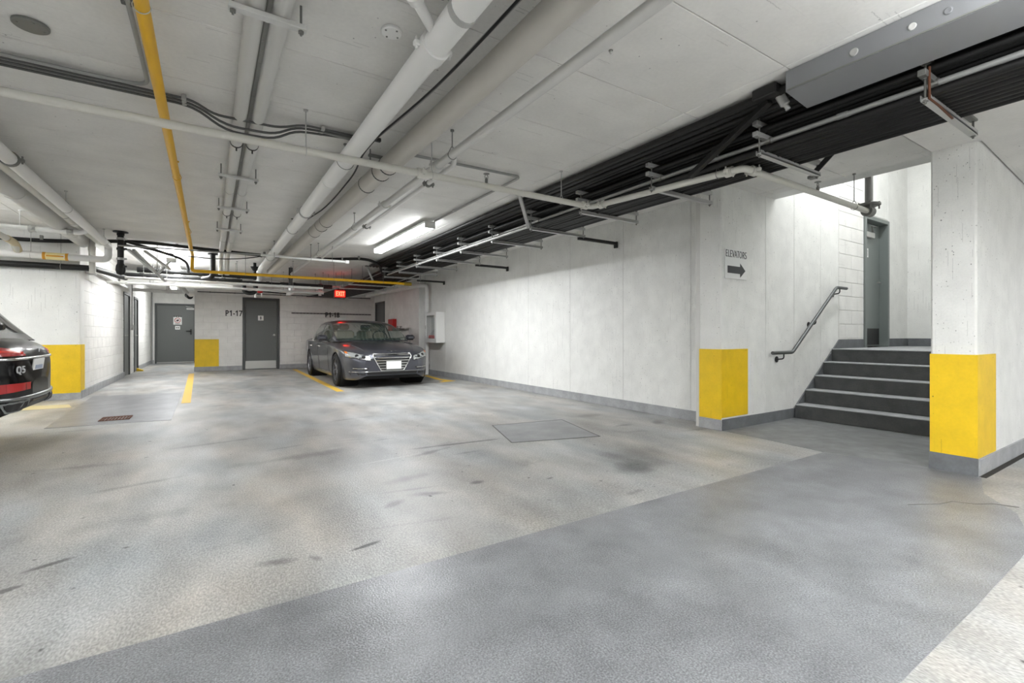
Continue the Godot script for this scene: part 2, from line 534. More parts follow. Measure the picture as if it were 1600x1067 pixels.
# ---------------------------------------------------------------- lamps
func lamp(at: Vector3, lengthwise: bool, size: float, power: float, label: String, group: String) -> void:
	var t := thing("strip_light", label, "light", at)  # one name for the seen strips, the unseen ones and the added one
	var turn := Basis() if lengthwise else Basis(Vector3.UP, PI / 2)
	obj("housing", MB.new().bx(V(0, 0.038, 0), V(0.165, 0.036, size), 0.005, Basis()), mats["fixture"], t, true).basis = turn
	var poly := PackedVector2Array([Vector2(-0.08, 0.02), Vector2(-0.078, -0.02), Vector2(-0.055, -0.042), Vector2(0.055, -0.042), Vector2(0.078, -0.02), Vector2(0.08, 0.02)])
	obj("lens", MB.new().prism(poly, Transform3D(Basis(), V(0, 0, -size / 2 + 0.02)), size - 0.04), mats["lamp_lens"], t, true).basis = turn
	for s in [-1, 1]:
		obj("end_cap", MB.new().bx(turn * V(0, 0.0, s * (size / 2 - 0.004)), turn * V(0.16, 0.085, 0.016) if lengthwise else V(0.016, 0.085, 0.16), 0.004), mats["fixture"], t, true)
	var gap := CEIL - at.y
	var hung := gap > 0.2 and gap < 0.6
	for s in [-0.7, 0.7]:
		obj("mount", MB.new().bx(turn * V(0, (gap + 0.05) / 2 if hung else 0.08, s * size / 2), V(0.02, gap - 0.05, 0.02) if hung else V(0.05, 0.06, 0.05), 0.003), mats["fixture"], t, true)
	if hung:   # added upward light on the low-hung strips, to brighten the ceiling
		var up := AreaLight3D.new()
		up.name = "added_uplight"
		up.area_size = Vector2(0.12, size - 0.10)
		up.area_normalize_energy = true
		up.light_energy = power * 2.3
		up.light_color = Color(0.98, 0.99, 1.0)
		up.area_range = 40.0
		up.shadow_enabled = true
		t.add_child(up)
		up.position = V(0, 0.066, 0)
		up.basis = turn * Basis(Vector3.RIGHT, PI / 2)
		obj("added_top_glow", MB.new().bx(V(0, 0.058, 0), V(0.13, 0.006, size - 0.06), 0.0), mats["lamp_lens"], t, true).basis = turn  # added glowing top to go with the upward light
	var l := AreaLight3D.new()
	l.name = "strip_glow"
	l.area_size = Vector2(0.15, size - 0.06)
	l.area_normalize_energy = true
	l.light_energy = power
	l.light_color = Color(0.98, 0.99, 1.0)
	l.area_range = 40.0
	l.shadow_enabled = true
	t.add_child(l)
	l.position = V(0, -0.048, 0)
	l.basis = turn * Basis(Vector3.RIGHT, -PI / 2)

# ---------------------------------------------------------------- setting
# blocks of 0.4 x 0.2 m laid in running bond on a wall; at + u * right gives the place, out is the face's normal
func blocks(parent: Node3D, at: Vector3, u: Vector3, out: Vector3, width: float, height: float, holes: Array, material: Material, y0 := 0.0) -> void:
	var row := 0
	var y := y0
	while y < height - 0.02:
		var top := minf(y + 0.2, height)
		var x := -0.2 if row % 2 else 0.0
		while x < width - 0.01:
			var spans := [[maxf(x, 0.0), minf(x + 0.4, width), y, top]]
			for h in holes:
				var next := []
				for s in spans:
					if s[1] <= h[0] + 0.005 or s[0] >= h[1] - 0.005 or s[3] <= h[2] + 0.005 or s[2] >= h[3] - 0.005:
						next.append(s)
						continue
					if s[3] > h[3] + 0.03: next.append([s[0], s[1], h[3], s[3]])
					else:
						if s[0] < h[0] - 0.03: next.append([s[0], h[0], s[2], s[3]])
						if s[1] > h[1] + 0.03: next.append([h[1], s[1], s[2], s[3]])
				spans = next
			for s in spans:
				if s[1] - s[0] < 0.03: continue
				var w := snappedf(s[1] - s[0] - 0.006, 0.001)
				var h := snappedf(s[3] - s[2] - 0.006, 0.001)
				var size := u.abs() * w + V(0, h, 0) + out.abs() * 0.02
				piece("block", at + u * (s[0] + s[1]) * 0.5 + V(0, (s[2] + s[3]) * 0.5, 0) + out * -0.006, size, 0.004, material, parent)
			x += 0.4
		y += 0.2
		row += 1

func structure() -> void:
	var wp: Material = mats["wall_paint"]
	var jp: Material = mats["joint_paint"]
	# ---- floor
	var uvf := floor_uv
	var fm := MB.new()
	var X0 := -9.5
	fm.top([V(X0, 0, -21.6), V(5.0, 0, -21.6), V(5.0, 0, -3.0), V(6.3, 0, -3.0), V(6.3, 0, -1.2), V(10.2, 0, -1.2), V(10.2, 0, 8), V(X0, 0, 8)], uvf)
	fm.span(V(X0 - 0.2, -0.3, -21.8), V(10.4, -0.012, 8.2))
	struct("floor", fm, mats["floor_concrete"])
	var fc := MB.new()
	var strip := PackedVector2Array([Vector2(X0, -2.03), Vector2(4.62, -2.03), Vector2(4.80, -1.30), Vector2(4.83, -1.06), Vector2(4.3, -0.93), Vector2(3.98, -0.72), Vector2(3.46, -0.57), Vector2(2.5, -0.56), Vector2(X0, -0.57)])
	fc.prism(strip, Transform3D(Basis(V(1, 0, 0), V(0, 0, 1), V(0, -1, 0)), V(0, 0.003, 0)), 0.02)
	struct("floor", fc, mats["floor_coating"])
	var pad := MB.new()
	pad.prism(PackedVector2Array([Vector2(4.62, -2.03), Vector2(4.69, -2.6), Vector2(4.715, -3.09), Vector2(6.23, -3.09), Vector2(6.23, -1.33), Vector2(4.80, -1.30)]), Transform3D(Basis(V(1, 0, 0), V(0, 0, 1), V(0, -1, 0)), V(0, 0.002, 0)), 0.02)
	struct("floor", pad, mats["floor_pad"])
	# ---- ceiling: slab and the sheets printed by its formwork
	var cb := MB.new()
	cb.span(V(X0 - 0.2, CEIL + 0.006, -21.8), V(5.8, CEIL + 0.26, 8.2))
	var ceiling := struct("ceiling", cb, mats["ceiling_joint"])
	var xs := [X0, -7.1, -4.66, -2.2, 0.24, 2.98, 5.42, 5.8]
	var z := 1.38
	while z > -21.6:
		var z2 := maxf(z - 0.7275, -21.8)
		for i in xs.size() - 1:
			piece("panel", V((xs[i] + xs[i + 1]) / 2, CEIL + 0.006, (z + z2) / 2), V(snappedf(xs[i + 1] - xs[i] - 0.006, 0.001), 0.012, snappedf(z - z2 - 0.006, 0.001)), 0.003, mats["ceiling_paint"], ceiling)
		z = z2
	piece("panel", V((X0 + 5.8) / 2, CEIL + 0.006, 4.79), V(5.8 - X0, 0.012, 6.81), 0.0, mats["ceiling_paint"], ceiling)
	# dropped slab over the column and the sloping slab past it
	var ds := MB.new()
	ds.prism(PackedVector2Array([Vector2(3.95, -1.33), Vector2(4.80, -1.33), Vector2(4.82, -1.06), Vector2(4.27, -0.84), Vector2(3.95, -0.70)]), Transform3D(Basis(V(1, 0, 0), V(0, 0, 1), V(0, -1, 0)), V(0, CEIL + 0.1, 0)), CEIL + 0.1 - 2.488)
	struct("ceiling", ds, mats["ceiling_paint"])
	var rs := MB.new()
	var low := [V(4.80, 2.505, -1.06), V(10.2, 2.05, -1.06), V(10.2, 2.05, 8), V(3.95, 2.488, 8), V(3.95, 2.488, -0.70), V(4.27, 2.488, -0.84)]
	var mid: Vector3 = V(6.5, 2.33, 2)
	for i in low.size():
		var p: Vector3 = low[i]
		var q: Vector3 = low[(i + 1) % low.size()]
		rs.tri(p, q, mid, V(0, -1, 0), V(0, -1, 0), V(0, -1, 0))
		var up := V(0, 0.45, 0)
		rs.quad(p, q, q + up, p + up, (q - p).cross(Vector3.UP).normalized())
		rs.tri(p + up, q + up, mid + up, V(0, 1, 0), V(0, 1, 0), V(0, 1, 0))
	struct("ceiling", rs, mats["ceiling_paint"])
	# stairwell top and the upstand that closes the slab's end
	struct("ceiling", MB.new().span(V(5.6, 4.6, -3.4), V(10.3, 4.8, -1.0)), mats["ceiling_paint"])
	struct("wall_stairwell_upper", MB.new().span(V(5.58, CEIL, -3.4), V(5.8, 4.62, -1.0)), wp)
	# ---- right wall: poured panels between wall joints
	var wr := MB.new()
	wr.span(V(4.954, 0, -12.07), V(5.3, CEIL + 0.1, -3.1))
	var right := struct("wall_right", wr, jp)
	var zs := [-3.36, -3.66, -4.78, -5.95, -7.15, -8.35, -9.55, -10.75, -12.07]
	for i in zs.size() - 1:
		piece("panel", V(4.956, CEIL / 2, (zs[i] + zs[i + 1]) / 2), V(0.012, CEIL, snappedf(zs[i] - zs[i + 1] - 0.008, 0.001)), 0.004, mats["wall_rough"] if i < 3 else wp, right)
	# pilaster at the corner of the stair opening
	var pl := MB.new()
	pl.span(V(4.706, 0, -3.36), V(5.0, CEIL, -3.096), 0.006)
	struct("wall_right_pilaster", pl, wp)
	# far part of the right wall, standing forward
	var wf := MB.new()
	wf.span(V(4.763, 0, -15.04), V(5.3, CEIL + 0.1, -12.07))
	wf.span(V(4.763, 0, -16.4), V(5.3, CEIL + 0.1, -16.03))
	wf.span(V(4.763, 2.12, -16.1), V(5.3, CEIL + 0.1, -15.0))
	wf.span(V(5.0, 0, -16.1), V(5.3, 2.2, -15.0))
	var rf := struct("wall_right_far", wf, jp)
	for s in [[-12.075, -13.3], [-13.3, -14.5], [-14.5, -15.02], [-16.05, -16.2]]:
		piece("panel", V(4.766, CEIL / 2, (s[0] + s[1]) / 2), V(0.012, CEIL, snappedf(s[0] - s[1] - 0.005, 0.001)), 0.003, wp, rf)
	piece("panel", V(4.766, 2.42, -15.535), V(0.012, 0.56, 1.02), 0.003, wp, rf)
	piece("panel", V(4.86, CEIL / 2, -12.068), V(0.19, CEIL, 0.012), 0.003, wp, rf)
	# ---- back wall of blocks, corridor wall beyond it
	var wb := MB.new()
	wb.span(V(-0.37, 0, -16.45), V(0.84, CEIL + 0.1, -16.2015))
	wb.span(V(1.80, 0, -16.45), V(5.0, CEIL + 0.1, -16.2015))
	wb.span(V(0.83, 2.14, -16.45), V(1.81, CEIL + 0.1, -16.2015))
	var back := struct("wall_back", wb, jp)
	blocks(back, V(-0.37, 0, -16.2), Vector3.RIGHT, Vector3.BACK, 5.13, CEIL, [[1.19, 2.19, 0.0, 2.17]], mats["block_paint"])
	struct("wall_back_return", MB.new().span(V(-0.37, 0, -21.4), V(-0.2, CEIL + 0.1, -16.22)), wp)
	# ---- left wall of blocks with the end of the poured wall
	var wl := MB.new()
	for s in [[-21.6, -17.72], [-16.84, -16.02], [-14.98, -10.55]]:
		wl.span(V(-2.0, 0, s[0]), V(-1.803, CEIL + 0.1, s[1]))
	wl.span(V(-2.0, 2.12, -17.8), V(-1.803, CEIL + 0.1, -14.9))
	var left := struct("wall_left", wl, jp)
	blocks(left, V(-1.802, 0, -10.62), Vector3.FORWARD, Vector3.RIGHT, 10.78, CEIL, [[4.36, 5.40, 0.0, 2.13], [6.22, 7.10, 0.0, 2.13]], mats["block_paint"])
	var lf := MB.new()
	lf.span(V(X0, 0, -10.62), V(-1.79, CEIL, -10.31), 0.006)
	var front := struct("wall_left_front", lf, wp)
	# ---- far corridor end wall
	var fe := MB.new()
	fe.span(V(-2.0, 0, -21.8), V(-1.70, CEIL, -21.4015))
	fe.span(V(-0.46, 0, -21.8), V(0.0, CEIL, -21.4015))
	fe.span(V(-1.75, 2.19, -21.8), V(-0.4, CEIL, -21.4015))
	var far := struct("wall_corridor_end", fe, jp)
	blocks(far, V(-1.80, 0, -21.4), Vector3.RIGHT, Vector3.BACK, 1.6, CEIL, [[0.12, 1.32, 0.0, 2.2]], mats["block_paint"])
	# ---- wall of the stair with the lift sign
	var we := MB.new()
	we.span(V(4.72, 0, -3.42), V(8.26, 4.62, -3.094))
	we.span(V(9.14, 0, -3.42), V(10.2, 4.62, -3.094))
	we.span(V(8.2, 2.86, -3.42), V(9.2, 4.62, -3.094))
	we.span(V(8.2, 0, -3.42), V(9.2, 0.84, -3.094))
	var el := struct("wall_stair_left", we, jp)
	var ex := [4.706, 5.58, 6.24, 6.93, 7.45]
	for i in ex.size() - 1:
		piece("panel", V((ex[i] + ex[i + 1]) / 2, 2.31, -3.096), V(snappedf(ex[i + 1] - ex[i] - 0.008, 0.001), 4.62, 0.012), 0.004, mats["wall_rough"], el)
	blocks(el, V(7.45, 0.8, -3.09), Vector3.RIGHT, Vector3.BACK, 0.80, 3.8, [], mats["block_paint"])
	piece("panel", V(9.555, 2.71, -3.096), V(0.80, 3.8, 0.012), 0.003, wp, el)
	piece("panel", V(8.70, 3.745, -3.096), V(0.90, 1.72, 0.012), 0.003, wp, el)
	# end wall of the stair and the wall that ends in the yellow column
	struct("wall_stair_end", MB.new().span(V(9.95, 0, -3.42), V(10.2, 4.62, -1.0)), wp)
	struct("wall_stair_right", MB.new().span(V(4.774, 0, -1.336), V(10.2, 2.52, -1.07), 0.012), mats["wall_rough"])
	struct("wall_stair_right_upper", MB.new().span(V(5.7, 2.5, -1.336), V(10.2, 4.62, -1.08)), wp)
	# ---- walls that close the garage behind and beside the camera
	struct("wall_near", MB.new().span(V(X0 - 0.2, 0, 8.0), V(10.4, CEIL + 0.1, 8.2)), wp)
	struct("wall_left_outer", MB.new().span(V(X0 - 0.2, 0, -10.7), V(X0, CEIL + 0.1, 8.2)), wp)
	struct("wall_right_outer", MB.new().span(V(10.2, 0, -3.4), V(10.4, 4.8, 8.2)), wp)
	# ---- painted bands on the corners
	var yp: Material = mats["yellow_paint"]
	var b1 := MB.new()
	b1.bx(V(4.703, 0.505, -3.2265), V(0.008, 0.77, 0.275), 0.001)
	b1.bx(V(4.9515, 0.515, -3.087), V(0.499, 0.75, 0.010), 0.001)
	obj("painted_band", b1, yp, el)
	var b2 := MB.new()
	b2.bx(V(4.772, 0.516, -1.203), V(0.010, 0.77, 0.272), 0.001)
	b2.bx(V(5.004, 0.516, -1.0685), V(0.475, 0.77, 0.010), 0.001)
	obj("painted_band", b2, yp, get_node("wall_stair_right"))
	var b3 := MB.new()
	b3.bx(V(-2.79, 0.497, -10.308), V(2.01, 0.785, 0.008), 0.001)
	b3.bx(V(-1.787, 0.497, -10.46), V(0.008, 0.785, 0.31), 0.001)
	obj("painted_band", b3, yp, front)
	var b4 := MB.new()
	b4.bx(V(-0.075, 0.525, -16.188), V(0.59, 0.79, 0.01), 0.001)
	obj("painted_band", b4, yp, back)
	# ---- painted skirtings
	var gp: Material = mats["grey_paint"]
	var dg: Material = mats["dark_grey_paint"]
	struct("baseboard_right", MB.new().span(V(4.94, 0, -12.05), V(4.952, 0.125, -3.36), 0.002), gp)
	struct("baseboard_pilaster", MB.new().span(V(4.69, 0, -3.365), V(4.71, 0.115, -3.085), 0.003), gp)
	struct("baseboard_right_far", MB.new().span(V(4.75, 0, -15.0), V(4.765, 0.125, -12.05), 0.002), gp)
	var bb := MB.new()
	bb.span(V(-0.38, 0, -16.19), V(0.81, 0.13, -16.175), 0.002)
	bb.span(V(1.83, 0, -16.19), V(4.76, 0.13, -16.175), 0.002)
	struct("baseboard_back", bb, gp)
	var bl := MB.new()
	bl.span(V(-1.80, 0, -14.98), V(-1.778, 0.13, -10.31), 0.002)
	bl.span(V(-1.80, 0, -21.39), V(-1.778, 0.13, -17.74), 0.002)
	struct("baseboard_left", bl, gp)
	struct("baseboard_left_front", MB.new().span(V(X0, 0, -10.32), V(-1.775, 0.105, -10.298), 0.002), gp)
	struct("baseboard_corridor_end", MB.new().span(V(-1.79, 0, -21.4), V(-1.71, 0.13, -21.38), 0.002), gp)
	struct("baseboard_stair_left", MB.new().span(V(4.71, 0, -3.088), V(6.225, 0.122, -3.074), 0.002), dg)
	struct("baseboard_stair_right", MB.new().span(V(4.80, 0, -1.072), V(10.2, 0.125, -1.056), 0.002), gp)
	struct("baseboard_column", MB.new().span(V(4.762, 0, -1.345), V(4.778, 0.135, -1.062), 0.002), dg)
	# stringer band up the stair wall and round the landing
	var sb := MB.new()
	sb.prism(PackedVector2Array([Vector2(6.2, 0.0), Vector2(7.23, 0.0), Vector2(7.45, 0.86), Vector2(8.22, 0.86), Vector2(8.22, 0.985), Vector2(7.45, 0.985), Vector2(6.22, 0.122)]), Transform3D(Basis(), V(0, 0, -3.09)), 0.016)
	struct("baseboard_stair_slope", sb, mats["dark_grey_paint"])
	var eb := MB.new()
	eb.span(V(9.93, 0.86, -3.09), V(9.952, 0.99, -1.34), 0.002)
	eb.span(V(9.18, 0.86, -3.09), V(9.95, 0.99, -3.075), 0.002)
	struct("baseboard_landing", eb, dg)
	# ---- stair
	var st := thing("concrete_stair", "five dark grey concrete steps rising to the landing beside the handrail", "stairs", V(6.24, 0, -2.2))
	for i in 5:
		var x0 := 6.24 + 0.242 * i
		var top := 0.172 * (i + 1)
		var s := MB.new()
		s.span(V(x0, top - 0.172 if i else 0.0, -3.074), V(9.925 if i == 4 else x0 + 0.27, top - 0.012, -1.338), 0.004)
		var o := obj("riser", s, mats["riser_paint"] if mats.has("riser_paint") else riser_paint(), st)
		var tr := MB.new()
		tr.span(V(x0 - 0.012, top - 0.014, -3.074), V(9.925 if i == 4 else x0 + 0.26, top, -1.338), 0.005)
		obj("lit_tread", tr, mats["grey_paint"], st)  # paler grey paints in the light that falls on the step tops

func riser_paint() -> Material:
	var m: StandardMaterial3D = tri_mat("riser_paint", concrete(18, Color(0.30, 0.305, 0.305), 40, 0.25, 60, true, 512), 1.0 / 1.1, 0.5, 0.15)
	return m

# ---------------------------------------------------------------- doors and openings
# at: foot of the opening's start on the wall face; u runs along the wall, out points into the room
func wbox(m: MB, at: Vector3, u: Vector3, out: Vector3, a0: float, a1: float, y0: float, y1: float, c0: float, c1: float, b := 0.0) -> MB:
	return m.bx(at + u * (a0 + a1) * 0.5 + V(0, (y0 + y1) * 0.5, 0) + out * (c0 + c1) * 0.5, u.abs() * absf(a1 - a0) + V(0, y1 - y0, 0) + out.abs() * absf(c1 - c0), b)

func door(n: int, at: Vector3, u: Vector3, out: Vector3, w: float, h: float, fw: float, recess: float, leaf_mat: Material, frame_mat: Material) -> Node3D:
	var o := Node3D.new()
	o.name = "door_%d" % n
	add_child(o)
	o.position = at
	o.set_meta("kind", "structure")
	var f := MB.new()
	wbox(f, at, u, out, 0.0, fw, 0, h, -recess - 0.07, 0.018, 0.004)
	wbox(f, at, u, out, w - fw, w, 0, h, -recess - 0.07, 0.018, 0.004)
	wbox(f, at, u, out, fw - 0.002, w - fw + 0.002, h - fw, h, -recess - 0.07, 0.018, 0.004)
	obj("frame", f, frame_mat, o)
	var l := MB.new()
	wbox(l, at, u, out, fw + 0.004, w - fw - 0.004, 0.012, h - fw - 0.004, -recess - 0.045, -recess, 0.003)
	var leaf := obj("leaf", l, leaf_mat, o)
	leaf.set_meta("door", true)
	return o

func kid(p: Node, called: String) -> Node3D:
	return p.get_node(called)

func text_mesh(words: String, size: float, depth: float, bold := false, face := "Droid Sans") -> TextMesh:
	var t := TextMesh.new()
	t.text = words
	t.font_size = 64
	t.pixel_size = size / 64.0 / 0.714
	t.depth = depth
	t.curve_step = 1.5
	var f := SystemFont.new()
	f.font_names = PackedStringArray([face])
	if bold: f.font_weight = 700
	t.font = f
	return t

func doors() -> void:
	var dp: Material = mats["door_paint"]
	var df: Material = mats["door_frame_paint"]
	var o: Node3D
	# door of the room beside stall 17
	o = door(1, V(0.82, 0, -16.19), Vector3.RIGHT, Vector3.BACK, 1.0, 2.17, 0.065, 0.03, dp, df)
	var leaf := kid(o, "leaf")
	obj("kick_plate", MB.new().bx(V(1.31, 0.14, -16.217), V(0.83, 0.24, 0.004), 0.001), mats["steel"], leaf)
	var kb := MB.new()
	kb.lathe(along(V(1.67, 1.04, -16.215), V(0, 0, 1)), [Vector2(0.035, 0), Vector2(0.035, 0.008), Vector2(0.014, 0.012), Vector2(0.014, 0.035), Vector2(0.028, 0.045), Vector2(0.031, 0.06), Vector2(0.022, 0.072), Vector2(0.0, 0.074)], 16)
	obj("knob", kb, mats["steel"], leaf)
	for y in [0.25, 1.1, 1.9]:
		obj("hinge", MB.new().lathe(Transform3D(Basis(), V(0.888, y, -16.205)), [Vector2(0, 0), Vector2(0.01, 0), Vector2(0.01, 0.11), Vector2(0, 0.11)], 8), mats["dull_steel"], leaf)
	# wide door at the end of the corridor
	o = door(2, V(-1.69, 0, -21.4), Vector3.RIGHT, Vector3.BACK, 1.24, 2.20, 0.055, 0.02, dp, df)
	leaf = kid(o, "leaf")
	var lv := MB.new()
	lv.bx(V(-0.60, 1.16, -21.41), V(0.05, 0.20, 0.012), 0.003)
	lv.tube([V(-0.60, 1.19, -21.41), V(-0.60, 1.19, -21.36), V(-0.75, 1.19, -21.355)], 0.013, 8)
	obj("handle", lv, mats["black_plastic"], leaf)
	obj("sweep", MB.new().bx(V(-1.07, 0.03, -21.412), V(1.12, 0.03, 0.012), 0.002), mats["galvanised"], leaf)
	var c2 := MB.new()
	c2.bx(V(-0.62, 2.02, -21.39), V(0.24, 0.07, 0.06), 0.006)
	c2.bar(V(-0.55, 2.07, -21.36), V(-0.75, 2.10, -21.18), 0.02, 0.01)
	obj("closer", c2, mats["fixture"], leaf)
	# two doors in the left wall
	o = door(3, V(-1.80, 0, -14.99), Vector3.FORWARD, Vector3.RIGHT, 1.02, 2.12, 0.055, 0.01, dp, df)
	obj("handle", MB.new().tube([V(-1.815, 1.03, -15.14), V(-1.75, 1.03, -15.14), V(-1.75, 1.03, -15.26)], 0.011, 8), mats["steel"], kid(o, "leaf"))
	o = door(4, V(-1.80, 0, -16.85), Vector3.FORWARD, Vector3.RIGHT, 0.87, 2.12, 0.055, 0.01, dp, df)
	obj("handle", MB.new().tube([V(-1.815, 1.03, -16.98), V(-1.75, 1.03, -16.98), V(-1.75, 1.03, -17.10)], 0.011, 8), mats["steel"], kid(o, "leaf"))
	# door in the far part of the right wall
	o = door(5, V(4.76, 0, -15.025), Vector3.FORWARD, Vector3.LEFT, 1.02, 2.14, 0.06, 0.03, dp, df)
	var pl := MB.new()
	pl.tube([V(4.785, 0.98, -15.17), V(4.73, 0.98, -15.17), V(4.73, 1.24, -15.17), V(4.785, 1.24, -15.17)], 0.011, 8)
	obj("handle", pl, mats["steel"], kid(o, "leaf"))
	# door on the stair landing, set deep in its frame
	o = door(6, V(8.26, 0.86, -3.085), Vector3.RIGHT, Vector3.BACK, 0.89, 2.0, 0.06, 0.10, mats["stair_door_paint"], mats["stair_door_paint"])
	leaf = kid(o, "leaf")
	obj("kick_plate", MB.new().bx(V(8.70, 1.02, -3.183), V(0.74, 0.26, 0.004), 0.001), mats["dark_steel"], leaf)
	var cl := MB.new()
	cl.bx(V(8.62, 2.60, -3.155), V(0.30, 0.085, 0.055), 0.006)
	obj("closer", cl, mats["galvanised"], leaf)
	var ca := MB.new()
	ca.bar(V(8.72, 2.655, -3.14), V(8.46, 2.70, -3.06), 0.022, 0.008)
	ca.bar(V(8.46, 2.70, -3.06), V(8.80, 2.735, -3.12), 0.022, 0.008)
	obj("closer_arm", ca, mats["dull_steel"], leaf)
	var hd := MB.new()
	hd.tube([V(8.99, 1.88, -3.185), V(8.99, 1.88, -3.13), V(8.88, 1.88, -3.13)], 0.011, 8)
	obj("handle", hd, mats["steel"], leaf)
	# paper notice on that door
	var nt := thing("notice", "small white paper notice on the grey stair door beside its frame", "notice", V(8.62, 2.33, -3.182))
	obj("sheet", MB.new().bx(V(0, 0, 0), V(0.10, 0.14, 0.002)), mats["sign_white"], nt, true)
	var nl := MB.new()
	for k in 5: nl.bx(V(0.0, 0.035 - k * 0.018, 0.0015), V(0.06 if k != 2 else 0.045, 0.006, 0.001))
	meta(obj("printed_lines", nl, mats["dull_steel"], nt, true), "", "", "", "stuff")
	# washroom pictogram
	var ws := thing("door_sign", "white square sign with a dark standing figure on the grey door", "sign", V(1.305, 1.56, -16.218))
	obj("plate", MB.new().bx(Vector3.ZERO, V(0.15, 0.15, 0.004), 0.001), mats["sign_white"], ws, true)
	var fg := MB.new()
	fg.lathe(along(V(0, 0.042, 0.002), V(0, 0, 1)), [Vector2(0.013, 0), Vector2(0.013, 0.002), Vector2(0, 0.002)], 12)
	fg.prism(PackedVector2Array([Vector2(-0.016, 0.026), Vector2(0.016, 0.026), Vector2(0.026, -0.012), Vector2(0.02, -0.016), Vector2(0.011, 0.01), Vector2(0.011, -0.058), Vector2(0.002, -0.058), Vector2(0.0, -0.02), Vector2(-0.002, -0.058), Vector2(-0.011, -0.058), Vector2(-0.011, 0.01), Vector2(-0.02, -0.016), Vector2(-0.026, -0.012)]), Transform3D(Basis(), V(0, 0, 0.002)), 0.002)
	obj("figure", fg, mats["ink"], ws, true)
	# prohibition sign on the corridor door
	var ps := thing("door_sign", "white notice with a red prohibition ring on the far corridor door", "sign", V(-1.01, 1.57, -21.416))
	obj("plate", MB.new().bx(V(0, 0, 0), V(0.26, 0.29, 0.004), 0.001), mats["sign_white"], ps, true)
	var rg := MB.new()
	var ring := []
	for k in 25: ring.append(V(cos(TAU * k / 24) * 0.088, sin(TAU * k / 24) * 0.088 + 0.015, 0.004))
	rg.tube(ring, 0.010, 6, false)
	rg.bar(V(-0.062, 0.077, 0.004), V(0.062, -0.047, 0.004), 0.006, 0.018, 0.0, V(0, 0, 1))
	obj("red_ring", rg, mats["red"], ps, true)
	var ev := MB.new()
	ev.prism(PackedVector2Array([Vector2(-0.05, -0.01), Vector2(-0.02, 0.035), Vector2(0.03, 0.05), Vector2(0.052, 0.02), Vector2(0.02, 0.0), Vector2(0.0, -0.028)]), Transform3D(Basis(), V(0, 0, 0.002)), 0.003)
	for k in 3: ev.bx(V(0, -0.098 - k * 0.014, 0.003), V(0.18 - 0.03 * k, 0.006, 0.002))
	for k in 4: ev.bx(V(-0.105 + k * 0.07, 0.155, 0.0), V(0.03, 0.05, 0.004))
	meta(obj("print", ev, mats["ink"], ps, true), "", "", "", "stuff")
	var p2 := thing("door_sign", "small white notice below the prohibition sign on the corridor door", "sign", V(-1.01, 1.31, -21.416))
	obj("plate", MB.new().bx(Vector3.ZERO, V(0.15, 0.13, 0.004), 0.001), mats["sign_white"], p2, true)
	var pp := MB.new()
	pp.bx(V(-0.027, 0.0, 0.003), V(0.038, 0.05, 0.002))
	pp.bx(V(0.027, 0.0, 0.003), V(0.038, 0.05, 0.002))
	meta(obj("print", pp, mats["dull_steel"], p2, true), "", "", "", "stuff")
	# yellow wedge at the second left door
	var wd := MB.new()
	wd.prism(PackedVector2Array([Vector2(0, 0), Vector2(0.15, 0), Vector2(0.15, 0.025), Vector2(0.0, 0.09)]), Transform3D(Basis(), V(-1.775, 0.001, -17.35)), 0.16)
	solo("door_wedge", wd, mats["yellow_paint"], "yellow wedge on the floor at the foot of the left corridor doorway", "wedge")

# ---------------------------------------------------------------- paint, patches and the drain
func flat(poly: Array, y: float, t: float) -> MB:
	var p := PackedVector2Array()
	for q in poly: p.append(q)
	return MB.new().prism(p, Transform3D(Basis(V(1, 0, 0), V(0, 0, 1), V(0, -1, 0)), V(0, y, 0)), t)

func patch_paint() -> Material:
	var m: StandardMaterial3D = mats["floor_coating"].duplicate()
	m.albedo_color = Color(1.0, 1.0, 0.99)
	return m

func V2(x: float, y: float) -> Vector2:
	return Vector2(x, y)

